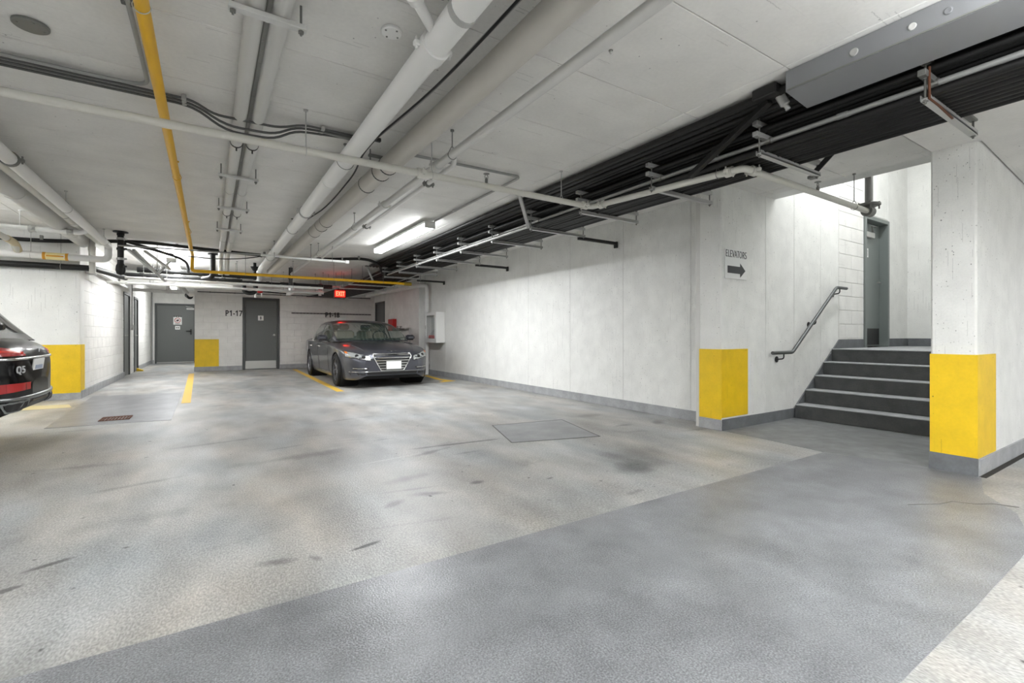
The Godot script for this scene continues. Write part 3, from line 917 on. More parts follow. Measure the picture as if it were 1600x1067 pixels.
func floor_details() -> void:
	var lp: Material = mats["line_paint"]
	solo("parking_line", flat([V2(-0.48, -15.4), V2(-0.36, -15.4), V2(-0.25, -8.8), V2(-0.37, -8.8)], 0.0025, 0.003), lp, "worn yellow parking line between the corridor and stall 17", "parking line")
	solo("parking_line", flat([V2(2.10, -15.6), V2(2.22, -15.6), V2(2.10, -9.05), V2(1.97, -9.05)], 0.0025, 0.003), lp, "yellow parking line along the left side of the grey sedan", "parking line")
	solo("parking_line", flat([V2(4.60, -11.4), V2(4.74, -11.4), V2(4.62, -10.3), V2(4.72, -9.70), V2(4.32, -9.58), V2(4.30, -9.70), V2(4.50, -9.86), V2(4.47, -10.3)], 0.0025, 0.003), lp, "short worn yellow line by the wall right of the sedan", "parking line")
	solo("parking_line", flat([V2(-2.9, -9.80), V2(-1.78, -9.55), V2(-1.68, -9.15), V2(-2.9, -9.2)], 0.0025, 0.003), mat("faded_line", Color(0.76, 0.71, 0.54), 0.6), "faded yellow line in front of the yellow-banded left wall", "parking line")
	# grey repair in front of the corridor, patched square with its cut edges
	struct("floor", flat([V2(-1.68, -10.6), V2(-0.42, -10.45), V2(-0.40, -7.15), V2(-1.56, -7.25)], 0.002, 0.004), mats["floor_coating"])
	var ph := thing("floor_patch", "square grey repair patch with dark cut edges in the middle of the floor", "floor patch", V(3.07, 0, -4.15))
	obj("patch", flat([V2(2.47, -3.85), V2(2.75, -4.70), V2(3.66, -4.56), V2(3.39, -3.60)], 0.002, 0.003), patch_paint(), ph)
	var cut := MB.new()
	var q := [V(2.47, 0.001, -3.85), V(2.75, 0.001, -4.70), V(3.66, 0.001, -4.56), V(3.39, 0.001, -3.60)]
	for i in 4: cut.bar(q[i], q[(i + 1) % 4], 0.010, 0.0045)
	obj("cut_edge", cut, mat("dark_joint", Color(0.40, 0.40, 0.39), 0.8), ph)
	# rusty trench grate
	var dr := thing("floor_drain", "rusty brown slotted drain grate in the floor before the corridor", "drain", V(-0.99, 0, -7.64))
	var fr := MB.new()
	for s in [-1, 1]:
		fr.bx(V(0, 0.004, s * 0.15), V(0.30, 0.010, 0.02), 0.002)
		fr.bx(V(s * 0.14, 0.004, 0), V(0.02, 0.010, 0.32), 0.002)
	obj("frame", fr, mats["rust"], dr, true)
	for k in 8: obj("grate_bar", boxmesh(V(0.018, 0.008, 0.28), 0.002), mats["rust"], dr, true).position = V(-0.112 + k * 0.032, 0.005, 0)
	obj("sump", MB.new().bx(V(0, 0.0, 0), V(0.27, 0.003, 0.29)), mats["black_iron"], dr, true)
	# gutter joint past the column, drawn as a dark flat strip
	var gj := MB.new()
	gj.span(V(4.78, 0.0, -1.058), V(9.9, 0.004, -1.02))
	struct("trim_1", gj, mat("dark_gutter", Color(0.16, 0.15, 0.13), 0.9))
	# hairline crack in the coating by the column
	var ck := MB.new()
	var cpts := [V(3.62, 0.0035, -1.12), V(3.80, 0.0035, -1.02), V(3.92, 0.0035, -0.99), V(3.98, 0.0035, -0.90), V(4.08, 0.0035, -0.84), V(4.13, 0.0035, -0.74)]
	for k in 5: ck.bar(cpts[k], cpts[k + 1], 0.009, 0.002)
	solo("floor_crack", ck, mats["dark_joint"], "thin dark crack in the grey floor coating near the yellow column", "crack")

# ---------------------------------------------------------------- things on the walls
func wall_details() -> void:
	# lift sign
	var s := thing("lift_sign", "white wall sign reading ELEVATORS above a dark arrow pointing right", "sign", V(4.965, 1.85, -3.082))
	obj("plate", MB.new().bx(V(0, -0.01, 0), V(0.42, 0.33, 0.006), 0.001), mats["sign_white"], s, true)
	var t := obj("lettering", text_mesh("ELEVATORS", 0.066, 0.003), mat("sign_ink", Color(0.24, 0.245, 0.25), 0.6), s, true)
	t.position = V(0, 0.10, 0.004)
	var tw: float = t.mesh.get_aabb().size.x
	t.scale = V(0.395 / tw, 1.15, 1)
	obj("arrow", MB.new().prism(PackedVector2Array([V2(-0.165, -0.115), V2(0.075, -0.115), V2(0.075, -0.155), V2(0.175, -0.075), V2(0.075, 0.005), V2(0.075, -0.035), V2(-0.165, -0.035)]), Transform3D(Basis(), V(0, 0, 0.003)), 0.002), mats["sign_ink"], s, true)
	# handrail
	var hr := thing("handrail", "dark steel handrail on brackets up the stair wall", "handrail", V(6.4, 0.84, -3.02))
	obj("rail", MB.new().tube(bend([V(5.57, 0.835, -3.0), V(6.02, 0.835, -3.0), V(7.18, 1.695, -3.0), V(7.47, 1.695, -3.0)], 0.04), 0.021, 12), mat("rail_paint", Color(0.34, 0.35, 0.35), 0.35, 0.5), hr)
	for p in [V(5.82, 0.835, -3.0), V(6.60, 1.265, -3.0), V(7.27, 1.695, -3.0)]:
		var b := MB.new()
		b.tube(bend([p - V(0, 0.018, 0), p - V(0, 0.075, 0), p + V(0, -0.085, -0.085)], 0.03), 0.008, 8)
		b.lathe(along(p + V(0, -0.085, -0.088), V(0, 0, 1)), [Vector2(0.038, 0), Vector2(0.038, 0.006), Vector2(0.012, 0.01), Vector2(0, 0.01)], 16)
		obj("bracket", b, mats["dark_steel"], hr)
	# stall numbers
	var n1 := solo("stall_number", text_mesh("P1-17", 0.165, 0.004, true, "Droid Sans"), mats["ink"], "black stencilled stall number P1-17 left of the grey door", "stall number")
	n1.position = V(0.595, 1.685, -16.186)
	n1.scale = V(0.43 / n1.mesh.get_aabb().size.x, 1, 1)
	var n2 := solo("stall_number", text_mesh("P1-18", 0.16, 0.036, true, "Droid Sans"), mats["ink"], "black stencilled stall number P1-18 above the grey sedan", "stall number")
	n2.position = V(3.38, 1.695, -16.172)
	n2.scale = V(0.44 / n2.mesh.get_aabb().size.x, 1, 1)
	# slotted rail behind the sedan
	var ra := thing("wall_rail", "long grey slotted steel channel on the wall behind the sedan", "channel", V(3.4, 1.75, -16.18))
	obj("channel", MB.new().bx(V(3.4, 1.735, -16.177), V(2.49, 0.045, 0.026), 0.004), mats["dull_steel"], ra)
	var sl := MB.new()
	for k in 24: sl.bx(V(2.22 + k * 0.1025, 1.735, -16.163), V(0.055, 0.014, 0.003))
	meta(obj("slots", sl, mats["black_iron"], ra), "", "", "", "stuff")
	# hose cabinet
	var c := thing("hose_cabinet", "white fire hose cabinet with a glazed front on the right wall", "cabinet", V(4.83, 0.85, -11.15))
	var cb := MB.new()
	cb.span(V(4.72, 0.85, -11.50), V(4.948, 0.865, -10.80))
	cb.span(V(4.72, 1.605, -11.50), V(4.948, 1.62, -10.80))
	cb.span(V(4.72, 0.85, -10.815), V(4.948, 1.62, -10.80), 0.002)
	cb.span(V(4.72, 0.85, -11.50), V(4.948, 1.62, -11.485))
	cb.span(V(4.935, 0.85, -11.50), V(4.948, 1.62, -10.80))
	obj("body", cb, mats["white_plastic"], c)
	var cd := MB.new()
	cd.span(V(4.705, 0.85, -11.50), V(4.722, 0.955, -10.80), 0.003)
	cd.span(V(4.705, 1.54, -11.50), V(4.722, 1.62, -10.80), 0.003)
	cd.span(V(4.705, 0.95, -11.50), V(4.722, 1.545, -11.42), 0.003)
	cd.span(V(4.705, 0.95, -10.90), V(4.722, 1.545, -10.80), 0.003)
	var dd := obj("door", cd, mats["white_plastic"], c)
	obj("pane", MB.new().span(V(4.711, 0.95, -11.43), V(4.715, 1.55, -10.89)), mats["clear_glass"], dd)
	obj("latch", MB.new().bx(V(4.70, 1.25, -11.46), V(0.02, 0.09, 0.02), 0.003), mats["steel"], dd)
	var hose := MB.new()
	for k in 7:
		var zz := -11.34 + k * 0.055
		hose.tube(bend([V(4.83, 1.50 - 0.03 * (k % 2), zz), V(4.83, 1.05, zz), V(4.83, 1.03, zz + 0.027), V(4.83, 1.05, zz + 0.05), V(4.83, 1.48, zz + 0.05)], 0.02, 3), 0.019, 6)
	obj("hose", hose, mat("hose_cloth", Color(0.62, 0.63, 0.63), 0.8), c)
	var ext := MB.new()
	ext.bx(V(4.80, 0.99, -11.28), V(0.12, 0.10, 0.20), 0.02)
	obj("nozzle", ext, mats["red"], c)
	obj("valve", MB.new().lathe(along(V(4.84, 1.52, -11.0), V(0, -1, 0)), [Vector2(0, 0), Vector2(0.04, 0), Vector2(0.04, 0.02), Vector2(0.02, 0.03), Vector2(0.02, 0.10), Vector2(0, 0.10)], 12), mats["dull_steel"], c)
	# red alarm panel and valves by the sedan
	var rb := thing("alarm_box", "red metal box on the wall right of the sedan's windscreen", "alarm box", V(4.76, 1.17, -14.1))
	obj("body", MB.new().span(V(4.64, 1.17, -14.32), V(4.758, 1.53, -13.88), 0.006), mats["red"], rb)
	obj("lid", MB.new().span(V(4.632, 1.185, -14.305), V(4.642, 1.515, -13.895), 0.003), mats["red"], rb)
	var vv := thing("valve_set", "grey twin hose valves with a bent pipe beside the red box", "valves", V(4.72, 1.0, -13.2))
	var vm := MB.new()
	vm.tube([V(4.70, 1.21, -13.80), V(4.70, 1.21, -13.0)], 0.028, 10)
	obj("manifold", vm, mats["dull_steel"], vv)
	for zz in [-13.66, -13.36]:
		var w := MB.new()
		w.lathe(along(V(4.70, 1.21, zz), V(-1, 0, 0)), [Vector2(0.03, 0), Vector2(0.045, 0.03), Vector2(0.045, 0.06), Vector2(0.03, 0.07), Vector2(0.05, 0.08), Vector2(0.05, 0.13), Vector2(0, 0.13)], 12)
		w.lathe(along(V(4.70, 1.24, zz), V(0, 1, 0)), [Vector2(0.012, 0), Vector2(0.012, 0.04), Vector2(0.04, 0.045), Vector2(0.04, 0.06), Vector2(0, 0.06)], 12)
		obj("valve", w, mats["dull_steel"], vv)
	obj("pipe", MB.new().tube(bend([V(4.70, 1.21, -13.0), V(4.70, 1.24, -12.60), V(4.70, 0.2, -12.60)], 0.10), 0.022, 10), mats["galvanised"], vv)
	# junction box on the left wall, switch and conduit past the first left door
	var jb := thing("junction_box", "grey junction box high on the left block wall by the corner", "junction box", V(-1.79, 2.10, -10.75))
	obj("box", MB.new().span(V(-1.785, 2.10, -10.95), V(-1.68, 2.19, -10.68), 0.006), mats["fixture"], jb)
	obj("cover", MB.new().span(V(-1.682, 2.105, -10.94), V(-1.674, 2.185, -10.69), 0.003), mats["white_plastic"], jb)
	obj("stub", MB.new().tube([V(-1.74, 2.19, -10.85), V(-1.74, 2.36, -10.85)], 0.014, 8), mats["conduit"], jb)
	var sw := thing("switch_conduit", "thin grey conduit running down to a switch between the left doors", "conduit", V(-1.79, 1.25, -16.4))
	obj("conduit", MB.new().tube([V(-1.78, 2.65, -16.35), V(-1.78, 1.30, -16.35)], 0.012, 8), mats["conduit"], sw)
	obj("switch_box", MB.new().span(V(-1.80, 1.18, -16.40), V(-1.745, 1.31, -16.30), 0.004), mats["galvanised"], sw)
	var gp := thing("grey_conduit", "grey vertical conduit in the corner left of the corridor door", "conduit", V(-1.77, 0.13, -21.3))
	obj("conduit", MB.new().tube([V(-1.76, 0.02, -21.33), V(-1.76, 2.65, -21.33)], 0.02, 8), mats["conduit"], gp)
	for y in [0.6, 1.5, 2.3]: obj("strap", MB.new().bx(V(-1.775, y, -21.33), V(0.03, 0.025, 0.07), 0.003), mats["galvanised"], gp)
	# exit sign
	var ex := thing("exit_sign", "glowing red EXIT sign hanging under the yellow pipe by the back wall", "exit sign", V(2.915, 2.14, -13.0))
	obj("case", MB.new().bx(V(0, 0.0, -0.03), V(0.30, 0.215, 0.05), 0.006), mats["red"], ex, true)
	var lit := mat("exit_lamp", Color(0.75, 0.12, 0.08), 0.4)
	lit.emission_enabled = true
	lit.emission = Color(1.0, 0.16, 0.10)
	lit.emission_energy_multiplier = 1.1
	obj("lamp_face", MB.new().bx(V(0, 0, 0.0), V(0.25, 0.165, 0.008), 0.002), lit, ex, true)
	var let := mat("exit_letters", Color(0.9, 0.4, 0.35), 0.4)
	let.emission_enabled = true
	let.emission = Color(1.0, 0.42, 0.30)
	let.emission_energy_multiplier = 1.5
	var lt := obj("lettering", text_mesh("EXIT", 0.115, 0.004, true), let, ex, true)
	lt.position = V(0, 0, 0.006)
	lt.scale = V(0.215 / lt.mesh.get_aabb().size.x, 1, 1)
	for x in [-0.1, 0.1]: obj("hanger_rod", MB.new().tube([V(x, 0.10, -0.03), V(x, 0.56, -0.03)], 0.006, 6), mats["dull_steel"], ex, true)
	var gl := OmniLight3D.new()
	gl.name = "exit_glow"
	gl.light_color = Color(1.0, 0.12, 0.10)
	gl.light_energy = 0.035
	gl.light_size = 0.08
	gl.omni_range = 8.0
	gl.omni_attenuation = 2.0
	gl.shadow_enabled = true
	ex.add_child(gl)
	gl.position = V(0, -0.02, -0.16)
	# camera and alarm under the pipes
	var cm := thing("ceiling_camera", "small white dome camera hanging above the grey sedan's left", "camera", V(1.78, 2.2, -13.5))
	obj("drop_rod", MB.new().tube([V(0, 0.12, 0), V(0, 0.5, 0)], 0.012, 8), mats["conduit"], cm, true)
	obj("body", MB.new().lathe(Transform3D(Basis(), V(0, 0, 0)), [Vector2(0, -0.02), Vector2(0.05, -0.02), Vector2(0.065, 0.03), Vector2(0.065, 0.10), Vector2(0.05, 0.13), Vector2(0, 0.13)], 16), mats["white_plastic"], cm, true)
	obj("dome", MB.new().lathe(Transform3D(Basis(), V(0, -0.02, 0)), [Vector2(0, -0.045), Vector2(0.025, -0.038), Vector2(0.042, -0.02), Vector2(0.046, 0.0)], 16, true), mats["black_plastic"], cm, true)
	var al := thing("fire_alarm", "red bell with a white horn under the pipes left of the exit sign", "alarm", V(2.72, 2.42, -14.6))
	obj("bell", MB.new().lathe(along(V(0, 0.02, 0), V(0, 0, 1)), [Vector2(0, 0), Vector2(0.09, 0), Vector2(0.10, 0.02), Vector2(0.07, 0.06), Vector2(0, 0.07)], 20), mats["red"], al, true)
	obj("horn", MB.new().bx(V(-0.02, -0.15, 0.02), V(0.08, 0.16, 0.06), 0.01), mats["white_plastic"], al, true)
	obj("mount", MB.new().bx(V(0, 0.14, -0.02), V(0.05, 0.30, 0.03), 0.004), mats["dull_steel"], al, true)
	# round plates on the ceiling
	for d in [[V(0.83, 2.694, -2.5), 0.056, "white round ceiling plate with screws beside the large white pipe", "white_plastic"], [V(-0.80, 2.694, -3.48), 0.075, "grey round ceiling plate near the left edge", "dull_steel"]]:
		var pt := thing("ceiling_plate", d[2], "plate", d[0])
		obj("disc", MB.new().lathe(along(Vector3.ZERO, V(0, -1, 0)), [Vector2(d[1], -0.004), Vector2(d[1], 0.008), Vector2(d[1] - 0.006, 0.012), Vector2(0, 0.012)], 24), mats[d[3]], pt, true)
		for k in 4: obj("screw", MB.new().lathe(along(V(d[1] * 0.72, -0.011, 0).rotated(Vector3.UP, k * PI / 2 + 0.4), V(0, -1, 0)), [Vector2(0.006, 0), Vector2(0.005, 0.004), Vector2(0, 0.004)], 8), mats["dull_steel"], pt, true)
	var an := thing("ceiling_anchor", "tiny bright anchor bolt in the bare ceiling right of the pipes", "anchor", V(1.95, 2.694, -1.98))
	obj("bolt", MB.new().lathe(along(Vector3.ZERO, V(0, -1, 0)), [Vector2(0.008, 0), Vector2(0.008, 0.012), Vector2(0.005, 0.02), Vector2(0, 0.02)], 8), mats["steel"], an, true)
	obj("washer", MB.new().lathe(along(Vector3.ZERO, V(0, -1, 0)), [Vector2(0.013, 0), Vector2(0.013, 0.003), Vector2(0, 0.003)], 10), mats["dull_steel"], an, true)

# ---------------------------------------------------------------- pipes under the ceiling
func ring(m: MB, at: Vector3, dir: Vector3, r: float, w: float, t := 0.004) -> MB:
	return m.lathe(along(at - dir.normalized() * w * 0.5, dir), [Vector2(r - 0.004, 0), Vector2(r + t, 0), Vector2(r + t, w), Vector2(r - 0.004, w)], 20)

# a pipe with bends; couplings and hangers are its parts
func pipe(called: String, label: String, category: String, pts: Array, r: float, m: Material, rad := 0.12, group := "", seg := 16) -> Node3D:
	var t := thing(called, label, category, pts[0], group)
	obj("pipe", MB.new().tube(bend(pts, rad), r, seg), m, t)
	return t

func coupling(t: Node3D, at: Vector3, dir: Vector3, r: float, m: Material, w := 0.06, lugs := true) -> void:
	var c := MB.new()
	ring(c, at, dir, r, w, 0.012)
	if lugs:
		var side := dir.cross(Vector3.UP).normalized()
		for s in [-1, 1]:
			c.bx(at + side * s * (r + 0.02), V(0.035, 0.03, 0.035), 0.006)
			c.tube([at + side * s * (r + 0.024) - V(0, 0.03, 0), at + side * s * (r + 0.024) + V(0, 0.034, 0)], 0.007, 6)
	obj("coupling", c, m, t)

func hanger(t: Node3D, at: Vector3, dir: Vector3, r: float, top: float, m: Material) -> void:
	# clevis loop round the pipe and a rod to the slab
	var h := MB.new()
	var side := dir.cross(Vector3.UP).normalized()
	var loop := []
	for k in 13:
		var a := PI + PI * k / 12.0
		loop.append(at + side * cos(a) * (r + 0.004) + V(0, sin(a) * (r + 0.004), 0))
	var p := [at + V(0, r + 0.03, 0) + side * -0.006]
	p.append_array(loop)
	p.append(at + V(0, r + 0.03, 0) + side * 0.006)
	h.tube(p, 0.003, 5)
	if top > at.y + r + 0.06:
		h.tube([at + V(0, r + 0.025, 0), V(at.x, top, at.z)], 0.0045, 6)
		h.lathe(along(V(at.x, top, at.z), V(0, -1, 0)), [Vector2(0.016, 0), Vector2(0.016, 0.012), Vector2(0, 0.012)], 8)
	obj("hanger", h, m, t)

func services() -> void:
	var A := V(0, 0, -1)
	var B := V(1, 0, 0)
	var wp: Material = mats["white_pipe"]
	var gp: Material = mats["grey_pipe"]
	var cp: Material = mats["cream_pipe"]
	var ds: Material = mats["dull_steel"]
	var gv: Material = mats["galvanised"]
	# yellow gas line
	var gas := pipe("gas_pipe", "bright yellow gas pipe running along the ceiling, then across to the right", "pipe", [V(-0.25, 2.55, 1.6), V(-0.28, 2.55, -10.85), V(-0.29, 2.27, -10.85), V(4.05, 2.27, -10.85)], 0.030, mats["yellow_pipe"], 0.06)
	for z in [-2.72, -5.48, -8.3]: hanger(gas, V(-0.262 - 0.001, 2.55, z), A, 0.030, CEIL, mats["yellow_pipe"] if z < -3 else gv)
	for x in [0.6, 2.3, 3.4]: hanger(gas, V(x, 2.27, -10.85), B, 0.030, CEIL, ds)
	obj("cap", MB.new().tube([V(3.9, 2.27, -10.85), V(4.08, 2.27, -10.85)], 0.042, 12), mats["gas_pipe_end"], gas)
	# twin pipes on trapeze bars
	for i in 2:
		var x: float = [0.185, 0.300][i]
		var t := pipe("twin_pipe", ["left of the two grey-white pipes side by side on steel bars", "right of the two grey-white pipes side by side on steel bars"][i], "pipe", [V(x, 2.648, 1.6), V(x, 2.648, -11.4), V(x, 2.30, -11.5)], 0.044, gp, 0.10, "twin pipes")
		for z in [-4.52, -7.2, -0.9]:
			var s := MB.new()
			ring(s, V(x, 2.648, z), A, 0.044, 0.022, 0.003)
			s.tube([V(x, 2.60, z), V(x, 2.575, z)], 0.006, 6)
			obj("strap", s, mats["dark_steel"], t)
		for z in [-2.0, -6.1, -9.3]:
			obj("collar", ring(MB.new(), V(x, 2.648, z), A, 0.044, 0.07, 0.005), gp, t)
	var bar_of := ["nearest of the short bars carrying the twin pipes", "second short bar from the camera under the twin pipes", "third short bar from the camera under the twin pipes", "farthest short bar under the twin pipes, by the back services"]
	var bz := [-2.56, -5.33, -6.68, -8.08]
	for i in 4:
		var t := thing("trapeze_bar", bar_of[i], "pipe hanger", V(0.24, 2.58, bz[i]), "bars under the twin pipes")
		var b := MB.new()
		b.bx(V(0.24, 2.588, bz[i]), V(0.34, 0.026, 0.045), 0.003)
		obj("bar", b, mats["fixture"], t)
		for x in [0.09, 0.385]:
			var rd := MB.new()
			rd.tube([V(x, 2.55, bz[i]), V(x, CEIL, bz[i])], 0.006, 6)
			rd.lathe(along(V(x, 2.573, bz[i]), V(0, -1, 0)), [Vector2(0.014, 0), Vector2(0.014, 0.012), Vector2(0, 0.012)], 6)
			obj("rod", rd, ds, t)
	# large white drain
	var d1 := pipe("drain_pipe", "large white pipe running the length of the ceiling between twin pipes and beige pipe", "pipe", [V(0.985, 2.55, 1.8), V(0.985, 2.55, -12.6), V(0.985, 2.25, -12.7)], 0.068, wp, 0.14)
	coupling(d1, V(0.985, 2.55, -2.30), A, 0.068, wp, 0.10)
	for z in [-4.85, -9.4]: obj("collar", ring(MB.new(), V(0.985, 2.55, z), A, 0.068, 0.05, 0.004), wp, d1)
	coupling(d1, V(0.985, 2.55, -6.2), A, 0.068, gv, 0.03)
	for z in [-4.2, -7.3, -10.2]: hanger(d1, V(0.985, 2.55, z), A, 0.068, CEIL, ds)
	var br := pipe("branch_pipe", "small white branch pipe meeting the large white pipe near the ceiling plate", "pipe", [V(0.50, 2.60, -1.75), V(0.93, 2.57, -2.18)], 0.026, wp)
	coupling(br, V(0.78, 2.58, -2.03), V(0.7, 0, -0.7), 0.026, wp, 0.04, false)
	var cn := thing("pipe_clamp", "steel clamp and bent tube on top of the large white pipe at the frame's top", "clamp", V(0.90, 2.63, -1.98))
	obj("strap", ring(MB.new(), V(0.985, 2.55, -1.95), A, 0.069, 0.035, 0.004), gv, cn)
	obj("bolts", MB.new().bx(V(0.905, 2.60, -1.95), V(0.05, 0.04, 0.05), 0.006).tube([V(0.88, 2.56, -1.95), V(0.90, 2.66, -1.95)], 0.009, 6).tube([V(0.90, 2.62, -1.95), V(0.87, 2.66, -1.72), V(0.87, 2.68, -1.2)], 0.016, 8), ds, cn)
	# beige insulated pipe
	var d2 := pipe("insulated_pipe", "widest pipe, beige insulated, running right of the large white pipe", "pipe", [V(1.40, 2.565, 1.8), V(1.355, 2.56, -3.0), V(1.29, 2.55, -6.5), V(1.20, 2.53, -12.4)], 0.082, mats["beige_pipe"], 0.3, "", 22)
	var dn := func(z: float) -> Vector3: return V(1.355 + (z + 3.0) * 0.0175, 2.56 + (z + 3.0) * 0.003, z)
	for z in [-4.12, -4.32, -4.75, -6.55, -6.85, -7.3]:
		obj("band", ring(MB.new(), dn.call(z), A, 0.083, 0.014, 0.003), mats["dark_steel"], d2)
	for z in [-1.55, -4.2]:
		var hb := MB.new()
		hb.bx(dn.call(z) + V(0, 0.09, 0), V(0.30, 0.02, 0.04), 0.003)
		for s in [-1, 1]: hb.tube([dn.call(z) + V(0.135 * s, 0.02, 0), V(dn.call(z).x + 0.135 * s, CEIL, z)], 0.006, 6)
		for s in [-1, 1]: hb.bx(dn.call(z) + V(0.135 * s, 0.02, 0), V(0.05, 0.014, 0.04), 0.003)
		obj("hanger", hb, ds, d2)
	var lead := thing("loose_cable", "thin dark cable drooping along the left side of the beige pipe", "cable", V(1.22, 2.6, -2.0))
	obj("cable", MB.new().tube(bend([V(1.20, 2.62, -0.5), V(1.215, 2.62, -1.5), V(1.19, 2.58, -2.6), V(1.10, 2.60, -3.7), V(1.12, 2.62, -4.2), V(1.17, 2.60, -4.6), V(1.12, 2.50, -5.6), V(1.10, 2.58, -6.6), V(1.03, 2.62, -7.6)], 0.5, 5), 0.008, 6), mats["black_cable"], lead)
	obj("second_cable", MB.new().tube(bend([V(1.22, 2.63, -0.5), V(1.23, 2.63, -1.7), V(1.20, 2.61, -2.9), V(1.12, 2.63, -3.8), V(1.05, 2.66, -4.0), V(0.75, 2.68, -4.0)], 0.4, 5), 0.011, 6), mats["conduit"], lead)
	obj("tie", MB.new().bx(V(1.13, 2.61, -3.75), V(0.05, 0.03, 0.03), 0.004), mats["dark_steel"], lead)
	# slim pipe and its companion
	var d3 := pipe("slim_pipe", "slim white pipe running from the top edge past the long lit strip", "pipe", [V(1.643, 2.50, 1.4), V(1.643, 2.50, -12.3)], 0.034, gp)
	for z in [-3.75, -5.2]: coupling(d3, V(1.643, 2.50, z), A, 0.034, gp, 0.07)
	for z in [-3.45, -6.5, -9.0, -1.2]: hanger(d3, V(1.643, 2.50, z), A, 0.034, CEIL, ds)
	var d4 := pipe("companion_pipe", "thin white pipe close beside the slim pipe, starting with a bend into the ceiling", "pipe", [V(1.83, 2.694, -3.80), V(1.83, 2.56, -3.80), V(1.84, 2.55, -9.7)], 0.022, wp, 0.05)
	for z in [-4.4, -6.6]: coupling(d4, V(1.835, 2.555, z), A, 0.022, ds, 0.03)
	# ceiling conduit to the long lamp
	var c1 := thing("ceiling_conduit", "grey conduit crossing the ceiling and turning along to the long lit strip", "conduit", V(2.7, 2.688, -4.05))
	obj("conduit", MB.new().tube(bend([V(1.48, 2.672, -4.06), V(2.69, 2.672, -4.02), V(2.70, 2.672, -6.25)], 0.08), 0.014, 8), mats["conduit"], c1)
	for p in [V(1.9, 2.672, -4.045), V(2.70, 2.672, -4.55), V(2.70, 2.672, -5.6)]: obj("clip", MB.new().bx(p + V(0, 0.005, 0), V(0.05, 0.022, 0.035), 0.003), gv, c1)
	# dark conduits crossing at the top left
	var dk: Material = mats["dark_conduit"]
	var lbl := ["first of the dark conduits clipped across the ceiling at the upper left", "middle dark conduit across the ceiling at the upper left", "lowest dark conduit across the ceiling, wavering past the twin pipes"]
	for i in 3:
		var z := -3.93 - 0.05 * i
		var y := 2.672
		var path := [V(-6.0, y, z), V(-0.62, y, z), V(-0.1, y, z), V(0.1, 2.60 - 0.02 * i, z - 0.05), V(0.42, 2.60 - 0.02 * i, z - 0.02), V(0.56, y - 0.01 * i, z), V(0.9, y, z + 0.02), V(1.12, 2.66, z + 0.05)]
		if i == 0: path = [V(-6.0, y, z), V(-0.1, y, z), V(0.02, 2.62, z - 0.04), V(0.45, 2.61, z), V(0.6, y, z), V(1.0, y, z)]
		var t := thing("dark_conduit", lbl[i], "conduit", path[1], "dark conduits at the upper left")
		obj("conduit", MB.new().tube(bend(path, 0.1, 4), 0.0095, 8), dk, t)
		for x in [-2.2, -1.2, -0.15, 0.75]: obj("clip", MB.new().bx(V(x, y + 0.004, z), V(0.028, 0.03, 0.036), 0.003), gv, t)
	var t1 := thing("bent_conduit", "grey conduit coming along the ceiling beside the yellow pipe, bending left to the dark ones", "conduit", V(-0.34, 2.672, -3.0))
	obj("conduit", MB.new().tube(bend([V(-0.345, 2.672, 1.5), V(-0.335, 2.672, -3.86), V(-0.55, 2.672, -3.885), V(-6.0, 2.672, -3.885)], 0.10), 0.0125, 8), mats["conduit"], t1)
	for p in [V(-0.34, 2.678, -2.95), V(-0.34, 2.678, -1.4)]: obj("clip", MB.new().bx(p, V(0.05, 0.028, 0.03), 0.003), dk, t1)
	# sprinkler main: across, towards the camera beside the tray, across again to the riser
	var sp := pipe("sprinkler_pipe", "long white sprinkler pipe crossing the whole ceiling and stepping over to the stair riser", "pipe", [V(-6.5, 2.40, -3.74), V(3.38, 2.395, -3.71), V(3.56, 2.37, -2.14), V(5.88, 2.36, -2.16)], 0.028, cp, 0.05)
	coupling(sp, V(1.49, 2.40, -3.72), B, 0.028, cp, 0.08)
	for q in [[V(3.28, 2.395, -3.71), B], [V(3.40, 2.393, -3.58), A], [V(3.55, 2.372, -2.26), A], [V(3.68, 2.37, -2.14), B]]: coupling(sp, q[0], q[1], 0.028, cp, 0.06)
	for x in [0.592, 1.58, 2.978, -2.6]: hanger(sp, V(x, 2.398, -3.72), B, 0.028, CEIL, gv)
	hanger(sp, V(3.53, 2.373, -2.35), A, 0.028, CEIL, ds)
	hanger(sp, V(5.55, 2.36, -2.16), B, 0.028, 2.70, ds)
	for p in [V(2.11, 2.43, -3.715), V(4.77, 2.395, -2.15)]:
		var h := MB.new()
		h.lathe(Transform3D(Basis(), p), [Vector2(0.014, 0), Vector2(0.014, 0.03), Vector2(0.006, 0.034), Vector2(0.006, 0.045)], 10)
		for s in [-1, 1]: h.tube([p + V(0.012 * s, 0.03, 0), p + V(0.016 * s, 0.055, 0), p + V(0.004 * s, 0.078, 0)], 0.003, 5)
		h.lathe(Transform3D(Basis(), p + V(0, 0.077, 0)), [Vector2(0, 0), Vector2(0.028, 0.0), Vector2(0.028, 0.004), Vector2(0, 0.004)], 12)
		obj("sprinkler_head", h, ds, sp)
	# riser by the stair door
	var rz := pipe("riser_pipe", "grey vertical riser pipe with a flange above the stair landing", "pipe", [V(5.90, 2.33, -2.16), V(5.90, 4.58, -2.16)], 0.037, mats["conduit"])
	var fl := MB.new()
	fl.lathe(Transform3D(Basis(), V(5.90, 2.41, -2.16)), [Vector2(0.045, -0.02), Vector2(0.07, 0.0), Vector2(0.105, 0.01), Vector2(0.105, 0.03), Vector2(0.06, 0.045), Vector2(0.045, 0.05)], 20)
	for k in 4: fl.tube([V(5.90, 2.38, -2.16) + V(0.088, 0, 0).rotated(Vector3.UP, k * PI / 2 + 0.5), V(5.90, 2.46, -2.16) + V(0.088, 0, 0).rotated(Vector3.UP, k * PI / 2 + 0.5)], 0.008, 6)
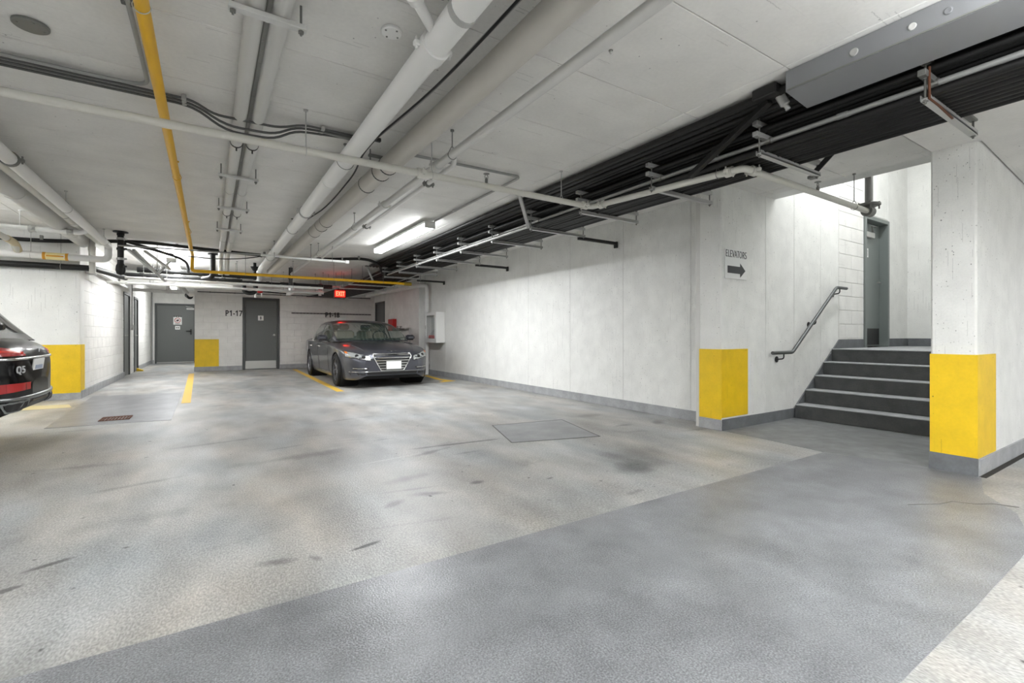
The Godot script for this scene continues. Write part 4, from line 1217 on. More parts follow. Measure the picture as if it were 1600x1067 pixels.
	obj("flange", fl, ds, rz)
	obj("elbow", MB.new().lathe(along(V(5.84, 2.36, -2.16), B), [Vector2(0, 0), Vector2(0.055, 0), Vector2(0.055, 0.10), Vector2(0, 0.11)], 14), ds, rz)
	# second sprinkler run near the back
	var s2 := pipe("branch_sprinkler_pipe", "thin white sprinkler branch ending below the long lit strip", "pipe", [V(0.74, 2.432, -9.2), V(2.22, 2.43, -9.2)], 0.022, wp)
	obj("tail", MB.new().tube([V(-1.2, 2.437, -9.45), V(0.74, 2.432, -9.2)], 0.012, 8), mats["conduit"], s2)
	coupling(s2, V(2.19, 2.43, -9.2), B, 0.022, wp, 0.06, false)
	for x in [0.95, 1.55, 1.92]: hanger(s2, V(x, 2.43, -9.2), B, 0.022, CEIL, ds)
	obj("sprinkler_head", MB.new().lathe(Transform3D(Basis(), V(2.1, 2.45, -9.2)), [Vector2(0.01, 0), Vector2(0.01, 0.05), Vector2(0.026, 0.052), Vector2(0.026, 0.06), Vector2(0, 0.06)], 10), ds, s2)
	var dr := thing("droop_cable", "thin black cable hanging in a long slack curve before the back wall", "cable", V(-0.2, 2.4, -9.3))
	var cat := []
	for k in 19:
		var u := k / 18.0
		cat.append(V(-1.12 + 1.87 * u, lerpf(2.47, 2.415, u) - 0.115 * 4 * u * (1 - u) * (0.7 + 0.5 * u), -9.5 + 0.25 * u))
	obj("cable", MB.new().tube(cat, 0.008, 6), mats["black_cable"], dr)
	for e in [cat[0], cat[18]]: obj("tie", MB.new().bx(e + V(0, 0.01, 0), V(0.03, 0.05, 0.02), 0.003), mats["dark_steel"], dr)
	# dark cable clipped to the slab at the back
	var bc := thing("back_cable", "thick black cable clipped across the ceiling at the back, curving into the tray", "cable", V(0.5, 2.64, -10.5))
	obj("cable", MB.new().tube(bend([V(-5.0, 2.55, -10.05), V(-2.2, 2.50, -10.1), V(-1.05, 2.66, -10.3), V(-0.4, 2.655, -10.45), V(0.9, 2.60, -10.4), V(1.9, 2.63, -10.5), V(2.75, 2.64, -9.9), V(3.15, 2.60, -10.3), V(3.4, 2.52, -11.0), V(3.8, 2.50, -11.6)], 0.5, 6), 0.030, 10), mats["black_cable"], bc)
	for p in [V(-0.5, 2.658, -10.43), V(0.9, 2.64, -10.4), V(2.62, 2.655, -10.0), V(-2.2, 2.56, -10.1)]: obj("clip", MB.new().bx(p, V(0.04, 0.07, 0.05), 0.005), ds, bc)
	# grey sheet-metal raceway at the top right
	var rw := thing("sheet_channel", "long grey sheet-metal channel with round knockouts on the ceiling at the top right", "raceway", V(3.2, 2.6, 0))
	var cx := MB.new()
	cx.prism(PackedVector2Array([V2(-0.14, -0.072), V2(0.125, -0.105), V2(0.135, -0.09), V2(0.135, 0.055), V2(-0.14, 0.055)]), Transform3D(Basis(), V(3.17, 2.64, -1.55)), 3.6)
	obj("channel", cx, mats["sheet_metal"] if mats.has("sheet_metal") else mat("sheet_metal", Color(0.53, 0.535, 0.545), 0.42, 0.25), rw)
	for q in [[-1.18, 0.022, "galvanised"], [-0.92, 0.018, "fixture"], [-0.50, 0.018, "fixture"], [-0.78, 0.018, "sheet_metal"], [-0.30, 0.018, "sheet_metal"]]:
		obj("knockout", MB.new().lathe(along(V(3.029, 2.63, q[0]), V(-1, 0, 0)), [Vector2(q[1], -0.003), Vector2(q[1], 0.002), Vector2(q[1] - 0.004, 0.004), Vector2(0, 0.003)], 18), mats[q[2]], rw)
	obj("seam", MB.new().bx(V(3.027, 2.575, 0.25), V(0.004, 0.008, 3.58)), ds, rw)
	# brace and beam clamp below that channel
	var bk := thing("seismic_brace", "black diagonal brace from a ceiling clamp down to the cable tray", "brace", V(3.1, 2.6, -1.65))
	obj("clamp", MB.new().bx(V(3.13, 2.66, -1.72), V(0.10, 0.07, 0.16), 0.006), mats["dark_steel"], bk)
	obj("bolt", MB.new().lathe(along(V(3.19, 2.62, -1.66), V(0.3, -0.8, 0.3)), [Vector2(0.03, -0.02), Vector2(0.03, 0.05), Vector2(0.016, 0.06), Vector2(0.016, 0.09), Vector2(0, 0.09)], 10), gv, bk)
	obj("strut", MB.new().bar(V(3.16, 2.62, -1.72), V(3.44, 2.40, -2.55), 0.045, 0.045, 0.004), mats["black_iron"], bk)
	var b2 := thing("seismic_brace", "pale steel brace leaning from the ceiling to the tray near the long strip", "brace", V(3.0, 2.6, -4.6))
	obj("strut", MB.new().bar(V(3.02, 2.69, -4.55), V(3.37, 2.40, -4.86), 0.040, 0.040, 0.003), gv, b2)
	obj("clamp", MB.new().bx(V(3.01, 2.685, -4.55), V(0.07, 0.03, 0.06), 0.004), mats["dark_steel"], b2)
	var b3 := thing("seismic_brace", "black brace standing up from the tray bar beside the stair opening", "brace", V(4.3, 2.5, -1.95))
	obj("strut", MB.new().bar(V(4.28, 2.40, -1.97), V(4.42, 2.70, -1.75), 0.04, 0.04, 0.004), mats["dark_steel"], b3)
	obj("bolt", MB.new().bx(V(4.27, 2.375, -1.97), V(0.06, 0.025, 0.05), 0.004), ds, b3)

# ---------------------------------------------------------------- cable tray
func tray() -> void:
	var zs := [-0.98, -1.94, -2.95, -3.93, -4.88, -5.85, -6.85, -7.82, -8.8, -9.8, -10.8]
	var gv: Material = mats["galvanised"]
	var ds: Material = mats["dull_steel"]
	var who := ["rusty nearest tray hanger by the yellow column's top", "tray hanger in front of the stair opening", "tray hanger where the sprinkler pipe runs beside the tray", "tray hanger at the sprinkler pipe's corner", "tray hanger with a long dark arm out to the right wall", "tray hanger next after the long-armed one, before the lit strip", "tray hanger level with the near end of the lit strip", "tray hanger beside the middle of the lit strip", "tray hanger at the far end of the lit strip", "last but one tray hanger towards the back wall", "last tray hanger before the cables turn down"]
	for i in zs.size():
		var z: float = zs[i]
		var t := thing("tray_hanger", who[i], "cable tray hanger", V(3.85, 2.38, z), "hangers of the cable tray")
		var b := MB.new()
		b.bx(V(3.86, 2.385, z), V(0.90, 0.016, 0.040), 0.002)
		b.bx(V(3.86, 2.397, z - 0.018), V(0.90, 0.030, 0.004))
		b.bx(V(3.86, 2.397, z + 0.018), V(0.90, 0.030, 0.004))
		obj("bottom_bar", b, gv, t)
		for q in [[3.36, 3.66, 2.505], [3.36, 3.62, 2.585], [3.98, 4.31, 2.475]]:
			obj("shelf_bar", MB.new().span(V(q[0], q[2], z - 0.02), V(q[1], q[2] + 0.036, z + 0.02), 0.003), gv if i > 0 else ds, t)
		for x in [3.42, 4.29]:
			var r := MB.new()
			r.tube([V(x, 2.36, z), V(x, CEIL if x < 4.0 else 2.53, z)], 0.0065, 6)
			for y in [2.372, 2.50, 2.58] if x < 4.0 else [2.372, 2.52]: r.lathe(Transform3D(Basis(), V(x, y, z)), [Vector2(0, 0), Vector2(0.014, 0), Vector2(0.014, 0.01), Vector2(0, 0.01)], 6)
			obj("rod", r, ds, t)
		var c := MB.new()
		c.bx(V(3.47, 2.688, z), V(0.16, 0.022, 0.035), 0.003)
		obj("top_bracket", c, mats["dark_steel"], t)
		var cl := MB.new()
		cl.bx(V(3.54, 2.65, z + 0.01), V(0.035, 0.05, 0.035), 0.006)
		cl.lathe(along(V(3.53, 2.503, z + 0.012), V(0, 0, 1)), [Vector2(0, -0.02), Vector2(0.026, -0.02), Vector2(0.026, 0.02), Vector2(0, 0.02)], 10)
		obj("clip", cl, mats["steel"], t)
		if i in [4, 7, 10]:
			var arm := MB.new()
			arm.bar(V(4.22, 2.365, z - 0.02), V(4.94, 2.365, z - 0.02), 0.045, 0.04, 0.003)
			arm.bx(V(4.925, 2.345, z - 0.02), V(0.03, 0.09, 0.06), 0.004)
			obj("wall_arm", arm, mats["dark_steel"], t)
		if i == 0:
			obj("rust_strap", MB.new().tube([V(3.41, 2.56, z + 0.02), V(3.405, 2.38, z + 0.022), V(3.52, 2.368, z + 0.03), V(3.80, 2.366, z + 0.02)], 0.007, 6), mats["rust"], t)
	# cables: black, laid along the tray and turning down to the back wall
	var rng := RandomNumberGenerator.new()
	rng.seed = 77
	var layers := []
	var nth := ["first", "second", "third", "fourth", "fifth", "sixth", "seventh", "eighth", "ninth", "tenth", "eleventh", "twelfth"]
	for k in 7: layers.append([3.14 + k * 0.078, 2.655 - 0.004 * (k % 3), 0.030, k, "top layer"])
	for k in 6: layers.append([3.46 + k * 0.066, 2.570, 0.027, k, "second layer"])
	for k in 5: layers.append([3.61 + k * 0.075, 2.500, 0.030, k, "third layer"])
	for k in 9: layers.append([3.47 + k * 0.060, 2.432, 0.021 if k % 3 else 0.026, k, "bottom layer"])
	for k in 2: layers.append([3.86 + k * 0.062, 2.560, 0.024, k, "right-hand group"])
	for k in 3: layers.append([3.70 + k * 0.085, 2.63, 0.032, k, "thick group"])
	for i in layers.size():
		var q: Array = layers[i]
		var x: float = q[0]
		var y: float = q[1]
		var r: float = q[2]
		var pts := [V(x, y, 3.2)]
		for z in [0.5, -1.0, -2.4, -3.9, -5.4, -6.8, -8.3, -9.7]: pts.append(V(x + rng.randf_range(-0.012, 0.012), y + rng.randf_range(-0.006, 0.006), z))
		var u := (x - 3.14) / 1.1
		pts.append(V(x, y, -11.0))
		var t := thing("tray_cable", "%s black cable from the left in the %s of the tray" % [nth[q[3]], q[4]], "cable", V(x, y, 0), "black cables in the overhead tray")
		obj("cable", MB.new().tube(bend(pts, 0.6, 4), r, 8), mats["black_cable"], t)
	for i in 12:
		var x := 3.42 + i * 0.078
		var y := 2.57 - 0.05 * (i % 3)
		var t := thing("drop_cable", "%s black cable from the left curving down from the tray to the back wall" % nth[i], "cable", V(x, y, -11.0), "black cables dropping to the back wall")
		obj("cable", MB.new().tube(bend([V(x, y, -10.9), V(x - 0.02, y - 0.02, -11.5), V(x - 0.36, 2.31, -13.1), V(x - 0.75, 2.22, -14.9), V(x - 0.80, 2.26, -16.18)], 0.5, 5), 0.028, 8), mats["black_cable"], t)
	# pale conduits riding with the cables
	var c1 := pipe("tray_conduit", "pale steel conduit along the whole cable tray between the black cables", "conduit", [V(3.53, 2.503, 3.2), V(3.53, 2.503, -10.6)], 0.0175, gv)
	for z in [-1.44, -4.4, -7.3]: obj("coupling", ring(MB.new(), V(3.53, 2.503, z), V(0, 0, -1), 0.018, 0.06, 0.004), gv, c1)
	var c2 := pipe("tray_conduit", "pale steel conduit low on the tray's left edge from the long arm back", "conduit", [V(3.40, 2.42, -4.9), V(3.42, 2.425, -10.6)], 0.016, gv)
	for z in [-6.3, -8.6]: obj("coupling", ring(MB.new(), V(3.41, 2.422, z), V(0, 0, -1), 0.016, 0.06, 0.004), gv, c2)
	# ladder piece on the cables that turn down to the back wall
	var ld := thing("tray_drop", "short steel ladder frame carrying the cables down to the back wall", "cable tray hanger", V(3.1, 2.2, -14.5))
	obj("upper_bar", MB.new().bx(V(3.25, 2.36, -13.4), V(1.35, 0.03, 0.03), 0.003), gv, ld)
	obj("lower_bar", MB.new().bx(V(2.85, 2.165, -15.2), V(1.4, 0.03, 0.03), 0.003), gv, ld)
	obj("side_bar", MB.new().bar(V(3.88, 2.36, -13.4), V(3.5, 2.165, -15.2), 0.02, 0.03), gv, ld)
	for x in [2.7, 3.86]: obj("rod", MB.new().tube([V(x, 2.35, -13.4), V(x, 2.695, -13.4)], 0.006, 6), ds, ld)
	var bars := thing("tray_brace", "pale strut leaning between the ceiling and the tray end", "brace", V(3.3, 2.5, -11.4))
	obj("strut", MB.new().bar(V(3.15, 2.68, -11.3), V(3.35, 2.36, -11.5), 0.04, 0.04, 0.003), gv, bars)
	obj("foot", MB.new().bx(V(3.15, 2.685, -11.3), V(0.08, 0.03, 0.06), 0.003), ds, bars)
	for k in 3:
		var z := -11.4 - k * 0.62
		var bb := thing("tray_hanger", ["first plain cross bar where the tray turns down", "middle plain cross bar where the tray turns down", "last plain cross bar where the tray turns down, near the yellow pipe"][k], "cable tray hanger", V(3.6, 2.36 - 0.05 * k, z), "cross bars at the tray end")
		obj("bar", MB.new().bx(V(3.62 - 0.1 * k, 2.345 - 0.045 * k, z), V(1.25, 0.028, 0.04), 0.003), gv, bb)
		for x in [-0.55, 0.55]: obj("rod", MB.new().tube([V(3.62 - 0.1 * k + x, 2.33 - 0.045 * k, z), V(3.62 - 0.1 * k + x, CEIL, z)], 0.006, 6), ds, bb)

# ---------------------------------------------------------------- pipes at the left and before the back wall
func plumbing() -> void:
	var A := V(0, 0, -1)
	var B := V(1, 0, 0)
	var wp: Material = mats["white_pipe"]
	var gp: Material = mats["grey_pipe"]
	var cp: Material = mats["cream_pipe"]
	var bi: Material = mats["black_iron"]
	var ds: Material = mats["dull_steel"]
	var gv: Material = mats["galvanised"]
	# pipes coming along the left side
	var l1 := pipe("left_pipe", "right-hand of the white pipes slanting in from the left, elbowing down to a labelled pipe", "pipe", [V(-1.39, 2.50, -0.5), V(-1.39, 2.50, -10.0), V(-1.39, 2.27, -10.0), V(-6.5, 2.27, -10.05)], 0.052, wp, 0.09)
	coupling(l1, V(-1.39, 2.50, -5.5), A, 0.052, ds, 0.03)
	for z in [-7.3, -9.6]: hanger(l1, V(-1.39, 2.50, z), A, 0.052, CEIL, gv)
	for x in [-2.3, -1.62]: hanger(l1, V(x, 2.27, -10.01), B, 0.052, 2.62, gv)
	var tg := obj("pipe_label", ring(MB.new(), V(-2.02, 2.27, -10.01), B, 0.054, 0.26, 0.002), mat("label_yellow", Color(0.92, 0.86, 0.62), 0.5), l1)
	for x in [-2.15, -1.89]: obj("label_band", ring(MB.new(), V(x, 2.27, -10.01), B, 0.055, 0.035, 0.003), mat("label_amber", Color(0.83, 0.58, 0.12), 0.5), tg)
	obj("label_print", MB.new().bx(V(-2.02, 2.268, -9.9535), V(0.20, 0.022, 0.003)), mats["label_amber"], tg)
	var l2 := pipe("left_pipe", "narrower white pipe just left of the elbowing one, ending in a collar", "pipe", [V(-1.535, 2.56, -0.5), V(-1.535, 2.56, -8.6)], 0.050, cp)
	obj("collar", ring(MB.new(), V(-1.535, 2.56, -8.45), A, 0.05, 0.10, 0.008), wp, l2)
	obj("reducer", MB.new().tube([V(-1.535, 2.56, -8.5), V(-1.535, 2.56, -10.25)], 0.036, 12), cp, l2)
	for z in [-5.0, -8.0]: hanger(l2, V(-1.535, 2.56, z), A, 0.05, CEIL, gv)
	var l3 := pipe("left_duct", "widest grey pipe leftmost of the slanting ones under the ceiling", "pipe", [V(-1.74, 2.57, -0.5), V(-1.74, 2.57, -10.25)], 0.095, gp, 0.1, "", 20)
	for z in [-4.0, -7.0, -9.4]: obj("band", ring(MB.new(), V(-1.74, 2.57, z), A, 0.096, 0.02, 0.003), gp, l3)
	var w2 := pipe("sprinkler_branch", "bright white sprinkler branch with steel couplings coming in from the left edge", "pipe", [V(-6.5, 2.47, -8.85), V(-1.50, 2.47, -8.75), V(-1.40, 2.53, -8.7)], 0.034, wp, 0.05)
	for x in [-2.0, -1.62]: coupling(w2, V(x, 2.47, -8.76), B, 0.034, gv, 0.07)
	for x in [-2.12, -3.6]: hanger(w2, V(x, 2.47, -8.77), B, 0.034, CEIL, wp)
	var tn := pipe("tan_pipe", "cream pipe with a tan elbow dropping onto the labelled pipe at the left edge", "pipe", [V(-2.5, 2.50, -6.5), V(-2.43, 2.42, -9.8), V(-2.43, 2.30, -10.0)], 0.042, cp, 0.09)
	obj("elbow", MB.new().tube(bend([V(-2.433, 2.425, -9.5), V(-2.43, 2.41, -9.85), V(-2.43, 2.32, -9.98)], 0.09), 0.049, 14), mats["tan_plastic"], tn)
	var bb := pipe("dark_band", "dark band tight above the poured left wall under the labelled pipe", "pipe", [V(-6.5, 2.14, -10.18), V(-1.62, 2.14, -10.22), V(-1.40, 2.17, -11.9)], 0.048, bi)  # dark band along the wall top, drawn as a black tube
	for x in [-2.0, -3.2]: hanger(bb, V(x, 2.14, -10.2), B, 0.048, 2.66, gv)
	var dp := pipe("drop_pipe", "white vertical drop pipe behind the elbow at the left corner", "pipe", [V(-1.62, 2.62, -10.15), V(-1.62, 2.06, -10.22)], 0.045, cp)
	obj("collar", ring(MB.new(), V(-1.62, 2.45, -10.17), V(0, -1, 0.1), 0.045, 0.06, 0.006), cp, dp)
	# black valved riser hanging at the corner
	var rs := thing("black_riser", "black vertical riser with clamps hanging at the left corner", "pipe", V(-1.20, 2.69, -9.7))
	obj("pipe", MB.new().tube([V(-1.20, 2.69, -9.7), V(-1.20, 2.02, -9.7)], 0.042, 14), bi, rs)
	obj("flange", MB.new().lathe(along(V(-1.20, 2.694, -9.7), V(0, -1, 0)), [Vector2(0.10, 0), Vector2(0.10, 0.012), Vector2(0.05, 0.02), Vector2(0.05, 0.06), Vector2(0.04, 0.06)], 16), bi, rs)
	for y in [2.58, 2.42, 2.26, 2.14]:
		obj("clamp", ring(MB.new(), V(-1.20, y, -9.7), V(0, 1, 0), 0.042, 0.035, 0.012).bx(V(-1.14, y, -9.66), V(0.05, 0.03, 0.04), 0.005), gv if y in [2.58, 2.26] else mats["dark_steel"], rs)
	obj("bulb", MB.new().lathe(Transform3D(Basis(), V(-1.20, 2.05, -9.7)), [Vector2(0, -0.05), Vector2(0.05, -0.03), Vector2(0.065, 0.03), Vector2(0.06, 0.10), Vector2(0.042, 0.14)], 16, true), bi, rs)
	var bc2 := thing("slack_cable", "black cable sagging from the riser's clamp towards the yellow pipe", "cable", V(-0.9, 2.5, -10.2))
	obj("cable", MB.new().tube(bend([V(-1.14, 2.56, -9.75), V(-0.85, 2.52, -10.1), V(-0.48, 2.47, -10.6), V(-0.36, 2.42, -10.9), V(-0.36, 2.28, -11.3)], 0.15), 0.026, 8), mats["black_cable"], bc2)
	obj("rod", MB.new().tube([V(-0.5, 2.47, -10.57), V(-0.5, 2.695, -10.57)], 0.005, 6), ds, bc2)
	# strut frame next to it
	var sf := thing("strut_frame", "pale angled steel struts beside the black riser", "strut frame", V(-0.95, 2.3, -10.3))
	for q in [[V(-1.06, 2.45, -9.9), V(-0.80, 2.14, -10.6)], [V(-0.80, 2.14, -10.6), V(-0.62, 2.40, -10.7)], [V(-0.92, 2.46, -10.0), V(-0.62, 2.26, -10.7)], [V(-1.12, 2.44, -9.85), V(-0.70, 2.05, -10.9)]]:
		obj("strut", MB.new().bar(q[0], q[1], 0.045, 0.03, 0.003), gv, sf)
	obj("rod", MB.new().tube([V(-0.80, 2.14, -10.6), V(-0.80, CEIL, -10.6)], 0.006, 6), ds, sf)
	var lg := thing("pale_strip", "narrow white strip along the top of the left block wall", "ledge", V(-1.75, 2.15, -12.0))  # narrow white strip near the top of the left wall
	obj("shelf", MB.new().span(V(-1.80, 2.20, -14.6), V(-1.68, 2.23, -10.75), 0.004), wp, lg)
	obj("lip", MB.new().span(V(-1.695, 2.17, -14.6), V(-1.68, 2.21, -10.75), 0.003), wp, lg)
	# black iron drains across the back
	var rows := [
		["black_drain", "long black iron drain crossing under the yellow pipe at the left", [V(-1.5, 2.235, -11.95), V(0.60, 2.225, -11.95)], 0.050, bi],
		["black_drain", "short black iron drain higher up behind the end-on lamp", [V(-1.25, 2.38, -12.2), V(0.9, 2.37, -12.2)], 0.055, bi],
		["pale_pipe", "pale pipe running just below the black drains to the middle of the back wall", [V(-1.35, 2.13, -11.4), V(2.2, 2.12, -11.5)], 0.026, wp],
		["pale_pipe", "grey pipe low across the corridor mouth with a cream sleeve", [V(-1.75, 2.115, -12.4), V(0.7, 2.10, -12.4), V(2.4, 2.09, -12.5)], 0.028, gp],
		["black_drain", "black iron drain with a deep trap above the washroom door", [V(0.30, 2.27, -12.6), V(1.45, 2.265, -12.6)], 0.045, bi],
		["black_drain", "black pipe ending above the glowing exit sign", [V(1.5, 2.33, -13.2), V(2.75, 2.325, -13.2)], 0.055, bi],
		["pale_pipe", "thin pale pipe under the black pipe ending at the red bell", [V(1.4, 2.22, -13.6), V(2.62, 2.22, -13.6)], 0.02, wp],
		["thin_conduit", "thin dark conduit along the top of the back wall blocks", [V(-0.3, 2.28, -16.1), V(4.6, 2.28, -16.1)], 0.015, mats["dark_conduit"]],
	]
	for q in rows:
		var t := pipe(q[0], q[1], "conduit" if q[0] == "thin_conduit" else "pipe", q[2], q[3], q[4], 0.1, "", 12)
		var p: Vector3 = q[2][0]
		var e: Vector3 = q[2][-1]
		var count := int((e - p).length() / 0.55)
		for k in count:
			var c := p.lerp(e, (k + 0.5) / count)
			obj("hub", ring(MB.new(), c, B, q[3], 0.07 if q[4] == bi else 0.04, 0.010 if q[4] == bi else 0.004), mats["dark_steel"] if k % 2 and q[4] == bi else q[4], t)
		for k in [0.18, 0.82]:
			if q[0] != "thin_conduit": hanger(t, p.lerp(e, k), B, q[3], CEIL, ds)
	obj("sleeve", MB.new().tube([V(-0.62, 2.113, -12.4), V(-0.1, 2.11, -12.4)], 0.045, 12), cp, get_node("pale_pipe_001"))
	var tr := MB.new()
	tr.tube(bend([V(0.66, 2.27, -12.55), V(0.66, 2.02, -12.5), V(0.90, 2.02, -12.5), V(0.90, 2.24, -12.5)], 0.11, 6), 0.05, 12)
	obj("trap", tr, bi, get_node("black_drain_002"))
	var dv := thing("black_drop", "black vertical pipe dropping from the ceiling right of the yellow pipe", "pipe", V(0.05, 2.69, -11.3))
	obj("pipe", MB.new().tube(bend([V(0.05, 2.69, -11.3), V(0.05, 2.22, -11.3), V(-0.12, 2.20, -11.6)], 0.1), 0.048, 12), bi, dv)
	obj("flange", MB.new().lathe(along(V(0.05, 2.694, -11.3), V(0, -1, 0)), [Vector2(0.09, 0), Vector2(0.09, 0.02), Vector2(0.048, 0.03)], 14), bi, dv)
	var d5 := thing("black_drop", "short black drain stub with a funnel top behind the large white pipe", "pipe", V(0.86, 2.69, -12.2))
	obj("pipe", MB.new().tube([V(0.86, 2.69, -12.2), V(0.86, 2.3, -12.2)], 0.034, 10), bi, d5)
	obj("funnel", MB.new().lathe(along(V(0.86, 2.60, -12.2), V(0, -1, 0)), [Vector2(0.09, 0), Vector2(0.034, 0.10), Vector2(0.034, 0.14)], 12), bi, d5)
	var d6 := thing("black_drop", "short black drain stub between the beige pipe and the slim pipe at the back", "pipe", V(1.72, 2.69, -12.6))
	obj("pipe", MB.new().tube([V(1.66, 2.69, -12.6), V(1.66, 2.26, -12.6)], 0.045, 10), bi, d6)
	obj("hub", ring(MB.new(), V(1.66, 2.45, -12.6), V(0, 1, 0), 0.045, 0.08, 0.012), mats["dark_steel"], d6)
	# red valve and white elbow over the washroom door
	var rv := thing("red_valve", "red valve body on a thin pipe above the washroom door", "valve", V(1.05, 2.13, -13.4))
	obj("body", MB.new().lathe(along(V(0.90, 2.14, -13.4), B), [Vector2(0, 0), Vector2(0.03, 0), Vector2(0.05, 0.05), Vector2(0.03, 0.10), Vector2(0.05, 0.17), Vector2(0.03, 0.22), Vector2(0, 0.22)], 14), mats["red"], rv)
	obj("stub", MB.new().tube([V(0.96, 2.12, -13.4), V(0.96, 1.98, -13.4)], 0.022, 8), wp, rv)
	obj("second_stub", MB.new().tube([V(1.10, 2.12, -13.4), V(1.10, 2.02, -13.4)], 0.016, 8), wp, rv)
	obj("pipe", MB.new().tube([V(1.12, 2.14, -13.4), V(1.72, 2.11, -13.4)], 0.016, 8), bi, rv)
	obj("elbow", MB.new().tube(bend([V(1.66, 2.11, -13.4), V(1.80, 2.11, -13.4), V(1.82, 2.28, -13.4)], 0.07), 0.042, 12), wp, rv)
	# white lines over the corridor
	var cr := pipe("corridor_pipe", "white pipe with a tee crossing above the corridor's far door", "pipe", [V(-1.75, 2.27, -16.2), V(-0.55, 2.24, -16.2)], 0.045, wp)
	coupling(cr, V(-0.98, 2.255, -16.2), B, 0.045, wp, 0.09)
	obj("tee", MB.new().tube([V(-0.98, 2.25, -16.2), V(-0.98, 2.65, -16.2)], 0.04, 10), wp, cr)
	var ce := thing("corridor_elbow", "white elbow with a black end pointing down above the corridor", "pipe", V(-0.5, 2.2, -16.0))
	obj("pipe", MB.new().tube(bend([V(-0.75, 2.50, -16.1), V(-0.52, 2.16, -15.9), V(-0.42, 2.16, -15.6)], 0.1), 0.065, 12), wp, ce)
	obj("end", MB.new().tube([V(-0.52, 2.15, -15.88), V(-0.46, 2.10, -15.7)], 0.075, 12), bi, ce)
	obj("rod", MB.new().tube([V(-0.62, 2.30, -16.0), V(-0.62, CEIL, -16.0)], 0.006, 6), ds, ce)
	var wd := pipe("wide_duct", "wide white pipe under the slab behind the end-on lamp", "pipe", [V(-1.75, 2.42, -14.2), V(0.5, 2.40, -14.2)], 0.16, wp, 0.1, "", 20)
	for x in [-1.2, -0.2]: obj("band", ring(MB.new(), V(x, 2.412, -14.2), B, 0.161, 0.03, 0.003), gv, wd)
	# standpipe by the hose cabinet
	var sp := pipe("standpipe", "white vertical standpipe from the floor behind the hose cabinet", "pipe", [V(4.84, 0.0, -11.72), V(4.84, 2.2, -11.72)], 0.055, wp)
	for y in [0.30, 1.95]: coupling(sp, V(4.84, y, -11.72), V(0, 1, 0.001), 0.055, wp, 0.06, false)
	var so := pipe("overhead_pipe", "white pipe elbowing from the standpipe's top over to the back wall", "pipe", [V(4.84, 2.19, -11.72), V(4.84, 2.34, -11.72), V(4.66, 2.36, -12.0), V(4.50, 2.37, -16.15)], 0.055, wp, 0.14)
	obj("band", ring(MB.new(), V(4.61, 2.363, -13.3), V(-0.16, 0, -4.15), 0.055, 0.05, 0.006), wp, so)

# ---------------------------------------------------------------- cars
# Cars are lofted: s runs from the nose (0) to the tail, x is half width, y height; the nose points to local +z.
# half width of the lower body at station s and height y
func hw(C: Dictionary, s: float, y: float) -> float:
	var W := smooth_lerp(C.W, s)
	var ys := smooth_lerp(C.YS, s)
	var yb := smooth_lerp(C.YB, s)
	var yt := smooth_lerp(C.YT, s)
	if y > yt or y < yb: return -1.0
	if y >= ys:
		var q := (y - ys) / maxf(yt - ys, 0.001)
		return W * pow(maxf(0.0, 1.0 - q * q), 1.0 / C.n)
	var u := (ys - y) / (ys - yb)
	return W * (1.0 - 0.012 * u - 0.05 * pow(u, 6.0) + 0.008 * sin(u * PI * 2.0))

func P(C: Dictionary, s: float, x: float, y: float) -> Vector3:
	return V(x, y, C.L * 0.5 - s)

# first station, from the nose (way = 1) or from the tail (way = -1), where the body is as wide as x at height y
func depth_at(C: Dictionary, x: float, y: float, way: int) -> float:
	var reach := 1.3
	for k in 131:
		var s: float = reach * k / 130.0
		var st: float = s if way > 0 else C.L - s
		if hw(C, st, y) >= absf(x): return st
	return reach if way > 0 else C.L - reach

# a patch on the nose or tail; corners are [x, y] in front view
func patch(C: Dictionary, m: MB, c: Array, way: int, lift: float, nu := 8, nv := 4) -> MB:
	var g := []
	for j in nv + 1:
		var row := []
		for i in nu + 1:
			var u := float(i) / nu
			var v := float(j) / nv
			var a: Vector2 = (c[0] as Vector2).lerp(c[1], u)
			var b: Vector2 = (c[3] as Vector2).lerp(c[2], u)
			var q := a.lerp(b, v)
			var st := depth_at(C, q.x, q.y, way)
			row.append(P(C, st, q.x, q.y))
		g.append(row)
	var nn := []
	for j in nv + 1:
		var row := []
		for i in nu + 1:
			var du: Vector3 = g[j][mini(i + 1, nu)] - g[j][maxi(i - 1, 0)]
			var dv: Vector3 = g[mini(j + 1, nv)][i] - g[maxi(j - 1, 0)][i]
			var n := du.cross(dv).normalized()
			if n.z * way < 0.0: n = -n
			row.append(n)
		g[j] = g[j]
		nn.append(row)
	for j in nv + 1:
		for i in nu + 1: g[j][i] += nn[j][i] * lift
	for j in nv:
		for i in nu:
			m.quads(g[j][i], g[j][i + 1], g[j + 1][i + 1], g[j + 1][i], nn[j][i], nn[j][i + 1], nn[j + 1][i + 1], nn[j + 1][i])
	# rim back into the body so that the patch has thickness
	var edge := []
	for i in nu + 1: edge.append([g[0][i], nn[0][i]])
	for j in range(1, nv + 1): edge.append([g[j][nu], nn[j][nu]])
	for i in range(nu - 1, -1, -1): edge.append([g[nv][i], nn[nv][i]])
	for j in range(nv - 1, -1, -1): edge.append([g[j][0], nn[j][0]])
	for k in edge.size() - 1:
		var a: Vector3 = edge[k][0]
		var b: Vector3 = edge[k + 1][0]
		var back: Vector3 = edge[k][1] * -(lift + 0.01)
		m.quad(a, b, b + back, a + back, (b - a).cross(edge[k][1]).normalized())
	return m

